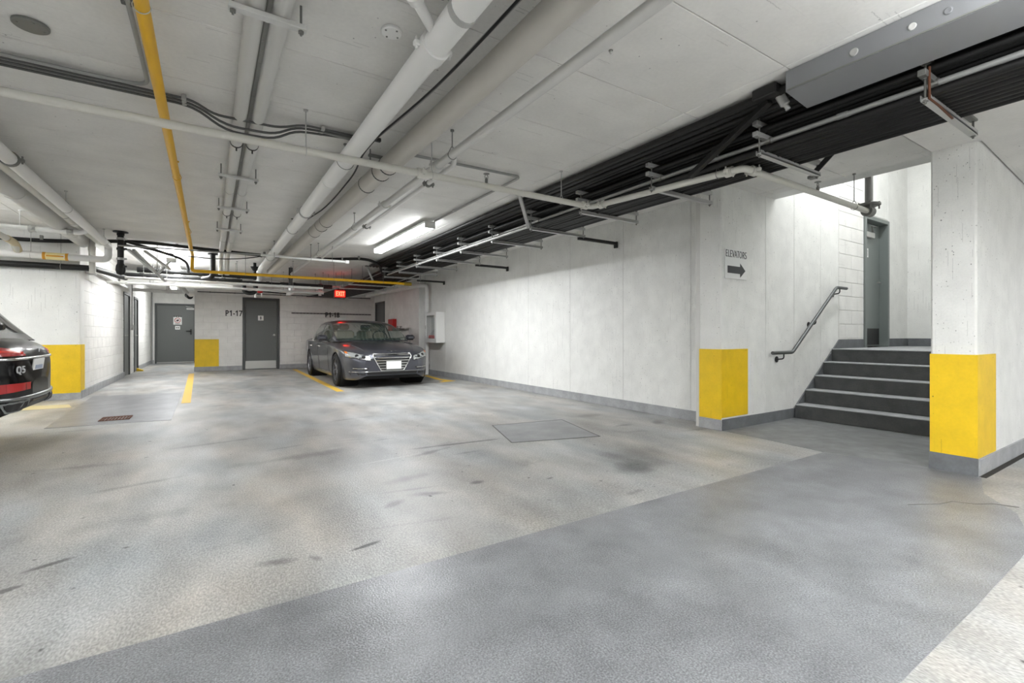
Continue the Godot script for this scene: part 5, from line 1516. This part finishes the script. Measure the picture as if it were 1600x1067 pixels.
# a trim line on the nose or tail through front-view points
func line_on(C: Dictionary, m: MB, pts: Array, way: int, r: float, lift := 0.0) -> MB:
	var out := []
	for k in pts.size() - 1:
		for i in 8:
			var q: Vector2 = (pts[k] as Vector2).lerp(pts[k + 1], i / 8.0)
			out.append(P(C, depth_at(C, q.x, q.y, way), q.x, q.y) + V(0, 0, lift * way))
	var e: Vector2 = pts[-1]
	out.append(P(C, depth_at(C, e.x, e.y, way), e.x, e.y) + V(0, 0, lift * way))
	return m.tube(out, r, 6)

func grid_mesh(m: MB, g: Array, keep: Callable) -> MB:
	var R := g.size()
	var K: int = g[0].size()
	var nn := []
	for j in R:
		var row := []
		for i in K:
			var du: Vector3 = g[j][mini(i + 1, K - 1)] - g[j][maxi(i - 1, 0)]
			var dv: Vector3 = g[mini(j + 1, R - 1)][i] - g[maxi(j - 1, 0)][i]
			row.append(du.cross(dv).normalized())
		nn.append(row)
	# outward is away from the axis of the car
	for j in R - 1:
		for i in K - 1:
			if not keep.call(j, i): continue
			var c: Vector3 = (g[j][i] + g[j + 1][i + 1]) * 0.5
			var f: Vector3 = nn[j][i] + nn[j + 1][i + 1]
			var sg := 1.0 if f.dot(V(c.x, c.y - 0.6, 0) + V(0, 0.001, 0)) >= 0.0 else -1.0
			m.quads(g[j][i], g[j][i + 1], g[j + 1][i + 1], g[j + 1][i], nn[j][i] * sg, nn[j][i + 1] * sg, nn[j + 1][i + 1] * sg, nn[j + 1][i] * sg)
	return m

func car_shell(t: Node3D, C: Dictionary, paint: Material, dark: Material) -> void:
	var st := []
	var s := 0.0
	while s < C.L - 0.001:
		st.append(s)
		s += 0.012 if s < 0.06 or s > C.L - 0.07 else 0.03
	st.append(C.L)
	var rows := 20
	var arc := 10
	var g := []
	var arches := [[C.axles[0], C.R], [C.axles[1], C.R]]
	var yc: float = C.wheel
	for q in st:
		var ys := smooth_lerp(C.YS, q)
		var yb := smooth_lerp(C.YB, q)
		var yt := smooth_lerp(C.YT, q)
		var W := smooth_lerp(C.W, q)
		var half := []
		for j in rows + 1:
			var y := lerpf(yb, ys, float(j) / rows)
			var sx: float = q
			for a in arches:
				var d := Vector2(sx - a[0], y - yc)
				if absf(d.length() - a[1]) < 0.024 and d.length() > 0.01:
					d = d.normalized() * a[1]
					sx = a[0] + d.x
					y = maxf(yc + d.y, yb)
			half.append(P(C, sx, maxf(hw(C, sx, clampf(y, smooth_lerp(C.YB, sx) + 0.0001, smooth_lerp(C.YS, sx))), 0.0), y))
		for j in range(1, arc + 1):
			var f := PI / 2 * j / arc
			half.append(P(C, q, W * pow(maxf(cos(f), 0.0), 2.0 / C.n), ys + (yt - ys) * sin(f)))
		var full := []
		for p in half: full.append(p)
		for k in range(half.size() - 2, -1, -1): full.append(V(-half[k].x, half[k].y, half[k].z))
		g.append(full)
	var n: int = g[0].size()
	var keep := func(j: int, i: int) -> bool:
		if i >= rows and i < n - 1 - rows: return true
		var c: Vector3 = (g[j][i] + g[j][i + 1] + g[j + 1][i] + g[j + 1][i + 1]) * 0.25
		for a in arches:
			if Vector2(C.L * 0.5 - c.z - a[0], c.y - yc).length() < a[1] - 0.002: return false
		return true
	var m := grid_mesh(MB.new(), g, keep)
	# nose and tail faces, underside
	for e in [0, st.size() - 1]:
		var row: Array = g[e]
		var nz := V(0, 0, 1 if e == 0 else -1)
		for i in n / 2: m.quad(row[i], row[i + 1], row[n - 2 - i], row[n - 1 - i], nz)
	obj("body", m, paint, t, true)
	var ub := MB.new()
	for j in st.size() - 1:
		ub.quad(g[j][0], g[j + 1][0], g[j + 1][n - 1], g[j][n - 1], V(0, -1, 0))
	for a in C.axles:
		for sd in [-1, 1]:
			ub.lathe(Transform3D(Basis(V(0, 0, 1), V(sd, 0, 0), V(0, 1, 0)), V(sd * 0.52, yc, C.L * 0.5 - a)), [Vector2(0, 0), Vector2(C.R + 0.005, 0), Vector2(C.R + 0.005, 0.36)], 28)
	obj("underbody", ub, dark, t, true)
	var lips := MB.new()
	for a in C.axles:
		for sd in [-1, 1]:
			var pts := []
			for k in 25:
				var an := lerpf(-0.42, PI + 0.42, k / 24.0)
				var sx: float = a + cos(an) * C.R
				var y: float = yc + sin(an) * C.R
				var lo := smooth_lerp(C.YB, sx)
				if y < lo + 0.01: continue
				pts.append(P(C, sx, sd * (hw(C, sx, minf(y, smooth_lerp(C.YS, sx))) - 0.004), y))
			lips.tube(pts, 0.011, 6)
	obj("arch_lip", lips, C.get("lip", paint), t, true)

# the cabin: sections from the belt line over the roof; regions of the grid become panes, pillars and roof
func cabin_point(C: Dictionary, s: float, tau: float) -> Vector3:
	var side := signf(tau)
	var t := 1.0 - absf(tau)      # 0 at the belt, 1 on the centre line
	var yr := smooth_lerp(C.YR, s)
	var base: float = C.belt
	var wb := smooth_lerp(C.WB, s)
	var ye := base + (yr - base) * 0.86
	var wr: float = wb - (ye - base) * C.tumble
	if t <= 0.5:
		var u := t / 0.5
		return P(C, s, side * (lerpf(wb, wr, u) + 0.02 * sin(u * PI)), lerpf(base, ye, u))
	var f := (t - 0.5) / 0.5 * PI / 2
	return P(C, s, side * wr * pow(maxf(cos(f), 0.0), 2.0 / 2.6), ye + (yr - ye) * sin(f))

func cabin(t: Node3D, C: Dictionary, paint: Material, glass: Material) -> void:
	var st := []
	var s: float = C.cab[0]
	while s < C.cab[1] - 0.001:
		st.append(s)
		s += 0.03
	st.append(C.cab[1])
	for e in C.marks:
		var best := 0
		for k in st.size():
			if absf(st[k] - e) < absf(st[best] - e): best = k
		st[best] = e
	var ts := []
	for k in 41: ts.append(-1.0 + k * 0.05)
	var g := []
	for q in st:
		var row := []
		for u in ts: row.append(cabin_point(C, q, u if absf(u) > 0.0001 else 0.0001))
		g.append(row)
	var what := func(j: int, i: int) -> String:
		var sm: float = (st[j] + st[j + 1]) * 0.5
		var tm := 1.0 - absf((ts[i] + ts[i + 1]) * 0.5)
		if tm > 0.55 and sm > C.marks[0] and sm < C.marks[1]: return "windshield"
		if tm > 0.58 and sm > C.marks[2] and sm < C.marks[3]: return "rear_window"
		if tm > 0.05 and tm < 0.44:
			if sm > C.marks[4] and sm < C.marks[5]: return "front_side_window"
			if sm > C.marks[6] and sm < C.marks[7]: return "rear_side_window"
		return "cabin"
	for name in ["cabin", "windshield", "rear_window", "front_side_window", "rear_side_window"]:
		for sd in ([0] if not name.ends_with("side_window") else [-1, 1]):
			var keep := func(j: int, i: int) -> bool: return what.call(j, i) == name and (sd == 0 or (ts[i] + ts[i + 1]) * sd > 0)
			var m := grid_mesh(MB.new(), g, keep)
			if m.v.size() == 0: continue
			obj(name, m, paint if name == "cabin" else glass, t, true)

func wheels(t: Node3D, C: Dictionary, rim_mat: Material) -> void:
	var r: float = C.wheel
	var w := 0.115
	for ax in 2:
		for sd in [-1, 1]:
			var xf := Transform3D(Basis(V(0, 0, 1), V(sd, 0, 0), V(0, 1, 0)), V(sd * (C.track - w), r, C.L * 0.5 - C.axles[ax]))
			var tire := obj("wheel", MB.new().lathe(xf, [Vector2(r * 0.68, -w), Vector2(r * 0.93, -w), Vector2(r, -w * 0.72), Vector2(r, w * 0.72), Vector2(r * 0.975, w * 0.9), Vector2(r * 0.93, w), Vector2(r * 0.70, w), Vector2(r * 0.68, w * 0.85), Vector2(r * 0.66, -w)], 40), mats["rubber"], t, true)
			var m := MB.new()
			m.lathe(xf, [Vector2(r * 0.69, w * 0.88), Vector2(r * 0.66, w * 0.92), Vector2(r * 0.62, w * 0.7), Vector2(r * 0.60, -w * 0.5)], 36)
			m.lathe(xf, [Vector2(0, w * 0.80), Vector2(r * 0.12, w * 0.80), Vector2(r * 0.17, w * 0.62), Vector2(r * 0.17, w * 0.2)], 20)
			for k in 10:
				var a := TAU * k / 10.0 + (0.08 if k % 2 else -0.08)
				var d := V(cos(a), 0, sin(a))
				m.bx(xf * (d * r * 0.39 + V(0, w * 0.66, 0)), V(0.030, 0.026, r * 0.52), 0.006, xf.basis * Basis(Vector3.UP, PI / 2 - a))
			obj("rim", m, rim_mat, tire, true)
			var b := MB.new()
			b.lathe(xf, [Vector2(0, w * 0.1), Vector2(r * 0.55, w * 0.1), Vector2(r * 0.55, 0.0)], 24)
			obj("brake_disc", b, mats["dark_steel"], tire, true)

func seat(m: MB, x: float, z: float, y: float) -> void:
	m.bx(V(x, y + 0.05, z), V(0.46, 0.26, 0.13), 0.05, Basis(Vector3.RIGHT, -0.2))
	m.bx(V(x, y + 0.26, z - 0.045), V(0.25, 0.14, 0.10), 0.04, Basis(Vector3.RIGHT, -0.15))

func tinted(key: String, c: Color) -> StandardMaterial3D:
	var m := mat(key, c, 0.04)
	m.transparency = BaseMaterial3D.TRANSPARENCY_ALPHA
	return m

func sedan() -> void:
	var C := {"L": 4.92, "n": 2.7, "wheel": 0.335, "R": 0.368, "axles": [0.85, 3.83], "track": 0.925,
		"W": [0.0, 0.54, 0.03, 0.62, 0.1, 0.71, 0.22, 0.795, 0.4, 0.855, 0.7, 0.905, 1.2, 0.925, 3.7, 0.925, 4.3, 0.905, 4.65, 0.86, 4.83, 0.78, 4.92, 0.67],
		"YT": [0.0, 0.615, 0.03, 0.67, 0.08, 0.712, 0.2, 0.755, 0.5, 0.82, 0.9, 0.878, 1.3, 0.915, 1.6, 0.93, 3.9, 0.955, 4.3, 1.01, 4.65, 0.995, 4.83, 0.95, 4.9, 0.87, 4.92, 0.76],
		"YS": [0.0, 0.50, 0.1, 0.56, 0.3, 0.65, 0.8, 0.765, 1.35, 0.83, 2.5, 0.865, 4.0, 0.89, 4.6, 0.88, 4.92, 0.68],
		"YB": [0.0, 0.25, 0.05, 0.20, 0.15, 0.165, 0.5, 0.16, 1.3, 0.17, 4.2, 0.19, 4.75, 0.24, 4.92, 0.36],
		"belt": 0.895, "tumble": 0.42, "cab": [1.22, 4.44], "marks": [1.27, 2.16, 3.52, 4.34, 1.66, 2.70, 2.80, 3.78],
		"YR": [1.22, 0.905, 1.5, 1.04, 1.9, 1.235, 2.2, 1.345, 2.6, 1.405, 3.0, 1.415, 3.4, 1.385, 3.8, 1.29, 4.2, 1.10, 4.44, 0.96],
		"WB": [1.22, 0.76, 1.6, 0.85, 2.2, 0.875, 3.4, 0.87, 4.0, 0.82, 4.44, 0.70]}
	var paint := mat("sedan_paint", Color(0.29, 0.295, 0.325), 0.3, 0.55)
	paint.clearcoat_enabled = true
	paint.clearcoat = 1.0
	paint.clearcoat_roughness = 0.04
	var glass := tinted("car_glass", Color(0.45, 0.58, 0.52, 0.14))
	var chrome := mat("chrome", Color(0.86, 0.86, 0.86), 0.16, 1.0)
	var dark: Material = mats["black_plastic"]
	var t := thing("sedan", "dark grey metallic sedan parked nose out below stall number P1-18", "car", V(3.08, 0, -11.68))
	car_shell(t, C, paint, dark)
	cabin(t, C, paint, glass)
	wheels(t, C, mat("rim_grey", Color(0.42, 0.42, 0.43), 0.35, 0.7))
	# inside
	var deck := MB.new()
	deck.bx(V(0, 0.945, 0.75), V(1.35, 0.05, 0.55), 0.02)
	deck.bx(V(0, 0.93, -0.5), V(1.45, 0.04, 2.6), 0.01)
	obj("dashboard", deck, mat("car_inside", Color(0.12, 0.12, 0.115), 0.8), t, true)
	for q in [[-0.37, 0.02], [0.37, 0.02], [-0.40, -0.95], [0.40, -0.95]]:
		var se := MB.new()
		seat(se, q[0], q[1], 0.98)
		obj("seat", se, mat("seat_leather", Color(0.50, 0.47, 0.42), 0.6), t, true)
	var wl := []
	for k in 25: wl.append(V(0.37 + cos(TAU * k / 24) * 0.17, 1.0 + sin(TAU * k / 24) * 0.14, 0.42 - sin(TAU * k / 24) * 0.06))
	obj("steering_wheel", MB.new().tube(wl, 0.014, 6, false), dark, t, true)
	obj("rear_view_mirror", MB.new().bx(V(0, 1.245, 0.50), V(0.22, 0.06, 0.03), 0.01), dark, t, true)
	# grille
	var gr := [V2(-0.375, 0.675), V2(0.375, 0.675), V2(0.39, 0.62), V2(0.235, 0.345), V2(-0.235, 0.345), V2(-0.39, 0.62)]
	var gb := MB.new()
	patch(C, gb, [V2(-0.375, 0.675), V2(0.375, 0.675), V2(0.39, 0.615), V2(-0.39, 0.615)], 1, 0.004)
	patch(C, gb, [V2(-0.39, 0.615), V2(0.39, 0.615), V2(0.235, 0.345), V2(-0.235, 0.345)], 1, 0.004)
	var grille := obj("grille", gb, dark, t, true)
	var pts := gr.duplicate()
	pts.append(gr[0])
	obj("frame", line_on(C, MB.new(), pts, 1, 0.013, 0.006), chrome, grille, true)
	for k in 6:
		var y := 0.645 - k * 0.052
		var w := lerpf(0.235, 0.385, clampf((y - 0.345) / 0.27, 0, 1)) - 0.012
		obj("slat", patch(C, MB.new(), [V2(-w, y + 0.010), V2(w, y + 0.010), V2(w, y - 0.012), V2(-w, y - 0.012)], 1, 0.014, 8, 1), chrome, grille, true)
	var pz: float = C.L * 0.5
	var plate := obj("number_plate", MB.new().bx(V(0.02, 0.445, pz + 0.022), V(0.30, 0.155, 0.012), 0.003), mats["sign_white"], t, true)
	obj("frame", MB.new().bx(V(0.02, 0.445, pz + 0.016), V(0.315, 0.17, 0.010), 0.003), mats["dull_steel"], plate, true)
	# winged badge on the bonnet's edge
	var bd := MB.new()
	for sd in [-1, 1]: bd.prism(PackedVector2Array([V2(0, -0.008), V2(sd * 0.04, 0.004), V2(sd * 0.11, 0.010), V2(sd * 0.10, 0.0), V2(sd * 0.03, -0.012)]), Transform3D(Basis(Vector3.RIGHT, -0.5), P(C, 0.085, 0, 0.722)), 0.008)
	bd.bx(P(C, 0.082, 0, 0.722), V(0.035, 0.018, 0.012), 0.004)
	obj("badge", bd, chrome, t, true)
	for sd in [-1, 1]:
		var hl := [V2(sd * 0.44, 0.630), V2(sd * 0.845, 0.728), V2(sd * 0.842, 0.615), V2(sd * 0.42, 0.535)]
		var lamp_o := obj("headlight", patch(C, MB.new(), hl, 1, 0.005, 12, 5), mat("headlight_inside", Color(0.62, 0.63, 0.62), 0.22, 0.25), t, true)
		var sp := MB.new()
		for q in [V2(0.56, 0.605), V2(0.67, 0.635)]: sp.lathe(along(P(C, depth_at(C, q.x, q.y, 1), sd * q.x, q.y) + V(0, 0, -0.01), V(sd * 0.3, 0, 1)), [Vector2(0, 0.02), Vector2(0.025, 0.025), Vector2(0.035, 0.018), Vector2(0.037, 0.0)], 16, true)
		obj("projector", sp, mats["black_plastic"], lamp_o, true)
		obj("lamp_trim", line_on(C, MB.new(), [hl[0], hl[3], hl[2], hl[1], hl[0]], 1, 0.007, 0.004), dark, lamp_o, true)
		obj("reflector", patch(C, MB.new(), [V2(sd * 0.805, 0.712), V2(sd * 0.84, 0.722), V2(sd * 0.838, 0.685), V2(sd * 0.805, 0.675)], 1, 0.009, 4, 2), mat("amber", Color(0.80, 0.42, 0.12), 0.3), lamp_o, true)
		obj("bright_strip", patch(C, MB.new(), [V2(sd * 0.45, 0.553), V2(sd * 0.82, 0.628), V2(sd * 0.82, 0.615), V2(sd * 0.45, 0.541)], 1, 0.010, 8, 1), chrome, lamp_o, true)
		obj("fog_slot", patch(C, MB.new(), [V2(sd * 0.47, 0.405), V2(sd * 0.76, 0.415), V2(sd * 0.74, 0.37), V2(sd * 0.50, 0.36)], 1, 0.004, 8, 2), dark, t, true)
		obj("fog_lamps", line_on(C, MB.new(), [V2(sd * 0.50, 0.388), V2(sd * 0.74, 0.395)], 1, 0.009, 0.004), chrome, t, true)
		# mirror
		var mr := MB.new()
		mr.bx(V(sd * 1.005, 0.985, 0.74), V(0.22, 0.13, 0.12), 0.045)
		var mo := obj("mirror", mr, paint, t, true)
		obj("arm", MB.new().bar(V(sd * 0.86, 0.91, 0.76), V(sd * 0.95, 0.95, 0.75), 0.05, 0.035, 0.008), dark, mo, true)
		obj("glass", MB.new().bx(V(sd * 1.005, 0.985, 0.676), V(0.18, 0.10, 0.006), 0.002), chrome, mo, true)
		# trims along the side
		var belt := []
		for k in 20: belt.append(cabin_point(C, 1.58 + k * 0.128, sd * 0.995) + V(sd * 0.006, 0.008, 0))
		obj("belt_trim", MB.new().tube(belt, 0.009, 6), chrome, t, true)
		var sill := []
		for k in 14: sill.append(P(C, 1.35 + k * 0.155, sd * (hw(C, 1.35 + k * 0.155, 0.255) + 0.001), 0.255))
		obj("sill_trim", MB.new().tube(sill, 0.010, 6), chrome, t, true)
		for q in [2.33, 3.35]:
			obj("door_handle", MB.new().tube(bend([P(C, q, sd * (hw(C, q, 0.79) + 0.0), 0.79), P(C, q + 0.03, sd * (hw(C, q, 0.79) + 0.035), 0.792), P(C, q + 0.19, sd * (hw(C, q, 0.79) + 0.035), 0.796), P(C, q + 0.22, sd * hw(C, q, 0.79), 0.796)], 0.03), 0.012, 8), chrome, t, true)
		var seams := MB.new()
		for q in [1.55, 2.62, 3.62]:
			var sm := []
			for k in 9: sm.append(P(C, q + (0.10 * pow((8 - k) / 8.0, 2.0) if q > 3.0 else 0.0), sd * (hw(C, q, 0.26 + k * 0.074) + 0.0005), 0.26 + k * 0.074))
			seams.tube(sm, 0.004, 4)
		obj("door_seam", seams, dark, t, true)
		var hs := MB.new()
		var hp := []
		for k in 10: hp.append(P(C, 0.12 + k * 0.12, sd * (0.50 + 0.025 * k), smooth_lerp(C.YS, 0.12 + k * 0.12) + (smooth_lerp(C.YT, 0.12 + k * 0.12) - smooth_lerp(C.YS, 0.12 + k * 0.12)) * sqrt(maxf(0, 1.0 - pow((0.50 + 0.025 * k) / smooth_lerp(C.W, 0.12 + k * 0.12), C.n))) + 0.001))
		obj("bonnet_crease", hs.tube(hp, 0.006, 5), paint, t, true)
		obj("tail_light", patch(C, MB.new(), [V2(sd * 0.45, 0.86), V2(sd * 0.83, 0.86), V2(sd * 0.83, 0.74), V2(sd * 0.45, 0.76)], -1, 0.005, 6, 3), mats["red"], t, true)
		var wp2 := MB.new()
		wp2.bar(V(sd * 0.55 - 0.25, 0.945, 1.16), V(sd * 0.55 + 0.20, 0.99, 1.03), 0.015, 0.01)
		obj("wiper", wp2, dark, t, true)
	obj("lower_intake", patch(C, MB.new(), [V2(-0.79, 0.315), V2(0.79, 0.315), V2(0.77, 0.262), V2(-0.77, 0.262)], 1, 0.004, 26, 2), dark, t, true)
	obj("lip_trim", line_on(C, MB.new(), [V2(-0.79, 0.325), V2(-0.4, 0.325), V2(0.4, 0.325), V2(0.79, 0.325)], 1, 0.007, 0.002), chrome, t, true)
	obj("rear_plate", MB.new().bx(V(0, 0.62, -pz - 0.006), V(0.30, 0.155, 0.010), 0.003), mats["sign_white"], t, true)

func suv() -> void:
	var C := {"L": 4.66, "n": 3.0, "wheel": 0.365, "R": 0.415, "axles": [0.90, 3.72], "track": 0.935,
		"W": [0.0, 0.62, 0.05, 0.74, 0.2, 0.86, 0.5, 0.92, 1.0, 0.945, 3.7, 0.945, 4.15, 0.92, 4.35, 0.865, 4.48, 0.78, 4.57, 0.66, 4.63, 0.47, 4.66, 0.24],
		"YT": [0.0, 0.82, 0.06, 0.90, 0.3, 0.97, 0.9, 1.03, 1.3, 1.06, 3.9, 1.07, 4.25, 1.05, 4.42, 1.02, 4.52, 0.98, 4.58, 0.93, 4.62, 0.86, 4.645, 0.72, 4.66, 0.655],
		"YS": [0.0, 0.70, 0.3, 0.86, 1.0, 0.94, 3.9, 0.97, 4.25, 0.95, 4.42, 0.93, 4.52, 0.90, 4.58, 0.86, 4.62, 0.79, 4.645, 0.66, 4.66, 0.60],
		"YB": [0.0, 0.35, 0.1, 0.28, 0.5, 0.24, 4.0, 0.26, 4.45, 0.34, 4.60, 0.40, 4.66, 0.46],
		"belt": 0.99, "tumble": 0.36, "cab": [1.25, 4.44], "marks": [1.32, 2.15, 3.92, 4.38, 1.62, 2.62, 2.72, 3.86],
		"YR": [1.25, 1.0, 1.6, 1.22, 2.0, 1.44, 2.4, 1.57, 3.0, 1.63, 3.6, 1.615, 3.9, 1.56, 4.1, 1.43, 4.3, 1.17, 4.44, 1.0],
		"WB": [1.25, 0.78, 1.7, 0.87, 3.6, 0.88, 4.1, 0.85, 4.44, 0.78]}
	var paint := mat("suv_paint", Color(0.02, 0.02, 0.022), 0.3)
	paint.metallic_specular = 0.15
	paint.clearcoat_enabled = true
	paint.clearcoat = 0.45
	paint.clearcoat_roughness = 0.03
	var glass := tinted("dark_glass", Color(0.05, 0.06, 0.06, 0.75))
	var chrome: Material = mats["chrome"]
	var dark: Material = mats["black_plastic"]
	C.lip = dark
	var t := thing("suv", "black SUV at the left edge showing its rear corner with a red tail light", "car", V(-1.33 - 2.33, 0, -6.08), "", -PI / 2)
	car_shell(t, C, paint, dark)
	cabin(t, C, paint, glass)
	wheels(t, C, mats["rim_grey"])
	var tail: float = -C.L * 0.5
	obj("seats", MB.new().bx(V(0, 1.05, -0.6), V(1.3, 0.3, 0.15), 0.05).bx(V(0, 1.05, 0.3), V(1.3, 0.3, 0.15), 0.05), mats["car_inside"], t, true)
	var lampred := mat("tail_red", Color(0.72, 0.03, 0.05), 0.2)
	lampred.clearcoat_enabled = true
	lampred.clearcoat = 0.4
	for sd in [-1, 1]:
		var inner: float = 0.24 if sd > 0 else 0.52
		var lo := obj("tail_light", patch(C, MB.new(), [V2(sd * inner, 0.905), V2(sd * 0.80, 0.965), V2(sd * 0.84, 0.872), V2(sd * inner, 0.866)], -1, 0.006, 14, 4), lampred, t, true)
		obj("light_guide", patch(C, MB.new(), [V2(sd * (inner + 0.05), 0.896), V2(sd * 0.78, 0.926), V2(sd * 0.78, 0.908), V2(sd * (inner + 0.05), 0.882)], -1, 0.010, 10, 1), mat("tail_bright", Color(0.93, 0.20, 0.16), 0.2), lo, true)
		var ri: float = 0.26 if sd > 0 else 0.60
		obj("bumper_reflector", patch(C, MB.new(), [V2(sd * ri, 0.635), V2(sd * 0.74, 0.645), V2(sd * 0.73, 0.565), V2(sd * ri, 0.575)], -1, 0.006, 10, 2), lampred, t, true)
		var eo := obj("exhaust_tip", patch(C, MB.new(), [V2(sd * 0.30, 0.485), V2(sd * 0.66, 0.485), V2(sd * 0.61, 0.40), V2(sd * 0.36, 0.40)], -1, 0.012, 8, 2), mats["satin_silver"] if mats.has("satin_silver") else mat("satin_silver", Color(0.55, 0.56, 0.56), 0.3, 0.8), t, true)
		obj("opening", patch(C, MB.new(), [V2(sd * 0.335, 0.472), V2(sd * 0.635, 0.472), V2(sd * 0.595, 0.412), V2(sd * 0.38, 0.412)], -1, 0.017, 8, 2), dark, eo, true)
		var mr := MB.new()
		mr.bx(V(sd * 1.03, 1.08, 0.72), V(0.24, 0.17, 0.12), 0.05)
		obj("mirror", mr, paint, t, true)
		obj("headlight", patch(C, MB.new(), [V2(sd * 0.45, 0.84), V2(sd * 0.84, 0.88), V2(sd * 0.82, 0.76), V2(sd * 0.48, 0.74)], 1, 0.005), mats["headlight_inside"], t, true)
	obj("chrome_strip", line_on(C, MB.new(), [V2(-0.80, 0.848), V2(-0.4, 0.842), V2(0.4, 0.842), V2(0.80, 0.848)], -1, 0.013, 0.006), chrome, t, true)
	obj("bumper_trim", line_on(C, MB.new(), [V2(-0.76, 0.525), V2(-0.5, 0.505), V2(0.5, 0.505), V2(0.76, 0.525)], -1, 0.020, 0.004), mat("satin_silver", Color(0.55, 0.56, 0.56), 0.3, 0.8), t, true)
	obj("diffuser", patch(C, MB.new(), [V2(-0.70, 0.51), V2(0.70, 0.51), V2(0.60, 0.40), V2(-0.60, 0.40)], -1, 0.004, 14, 3), dark, t, true)
	# plate, set slightly back on the tailgate
	var pb := P(C, depth_at(C, 0.0, 0.755, -1), 0.0, 0.755)
	var pl := obj("number_plate", MB.new().bx(pb + V(0, 0, -0.010), V(0.31, 0.155, 0.012), 0.003, Basis(Vector3.RIGHT, -0.12)), mats["sign_white"], t, true)
	obj("print", MB.new().bx(pb + V(0, 0.0, -0.0175), V(0.20, 0.035, 0.004), 0.0, Basis(Vector3.RIGHT, -0.12)), mat("plate_blue", Color(0.62, 0.66, 0.74), 0.5), pl, true)
	# letters on the tailgate
	for q in [["Q5", 0.46, 0.752, 0.058, 0.13], ["TFSI", -0.24, 0.905, 0.036, 0.13]]:
		var lt := obj("lettering", text_mesh(q[0], q[3], 0.006, true), mat("badge_silver", Color(0.85, 0.85, 0.86), 0.3, 0.2), t, true)
		var at := P(C, depth_at(C, q[1], q[2], -1), q[1], q[2])
		lt.position = at + V(0, 0, -0.008)
		lt.rotation.y = PI - 0.16 * signf(q[1])
		lt.scale = V(q[4] / lt.mesh.get_aabb().size.x, 1, 1)
	# spoiler, wiper
	var roofz: float = cabin_point(C, 3.98, 0.0001).z
	obj("spoiler", MB.new().bx(V(0, 1.55, roofz - 0.03), V(1.10, 0.035, 0.26), 0.012, Basis(Vector3.RIGHT, -0.15)), paint, t, true)
	var wq := cabin_point(C, 4.36, 0.0001)
	var wi := MB.new()
	wi.bx(wq + V(0.0, 0.02, -0.03), V(0.09, 0.05, 0.06), 0.012)
	wi.bar(wq + V(0.0, 0.03, -0.05), wq + V(0.42, 0.10, 0.00), 0.018, 0.014, 0.003)
	obj("wiper", wi, dark, t, true)
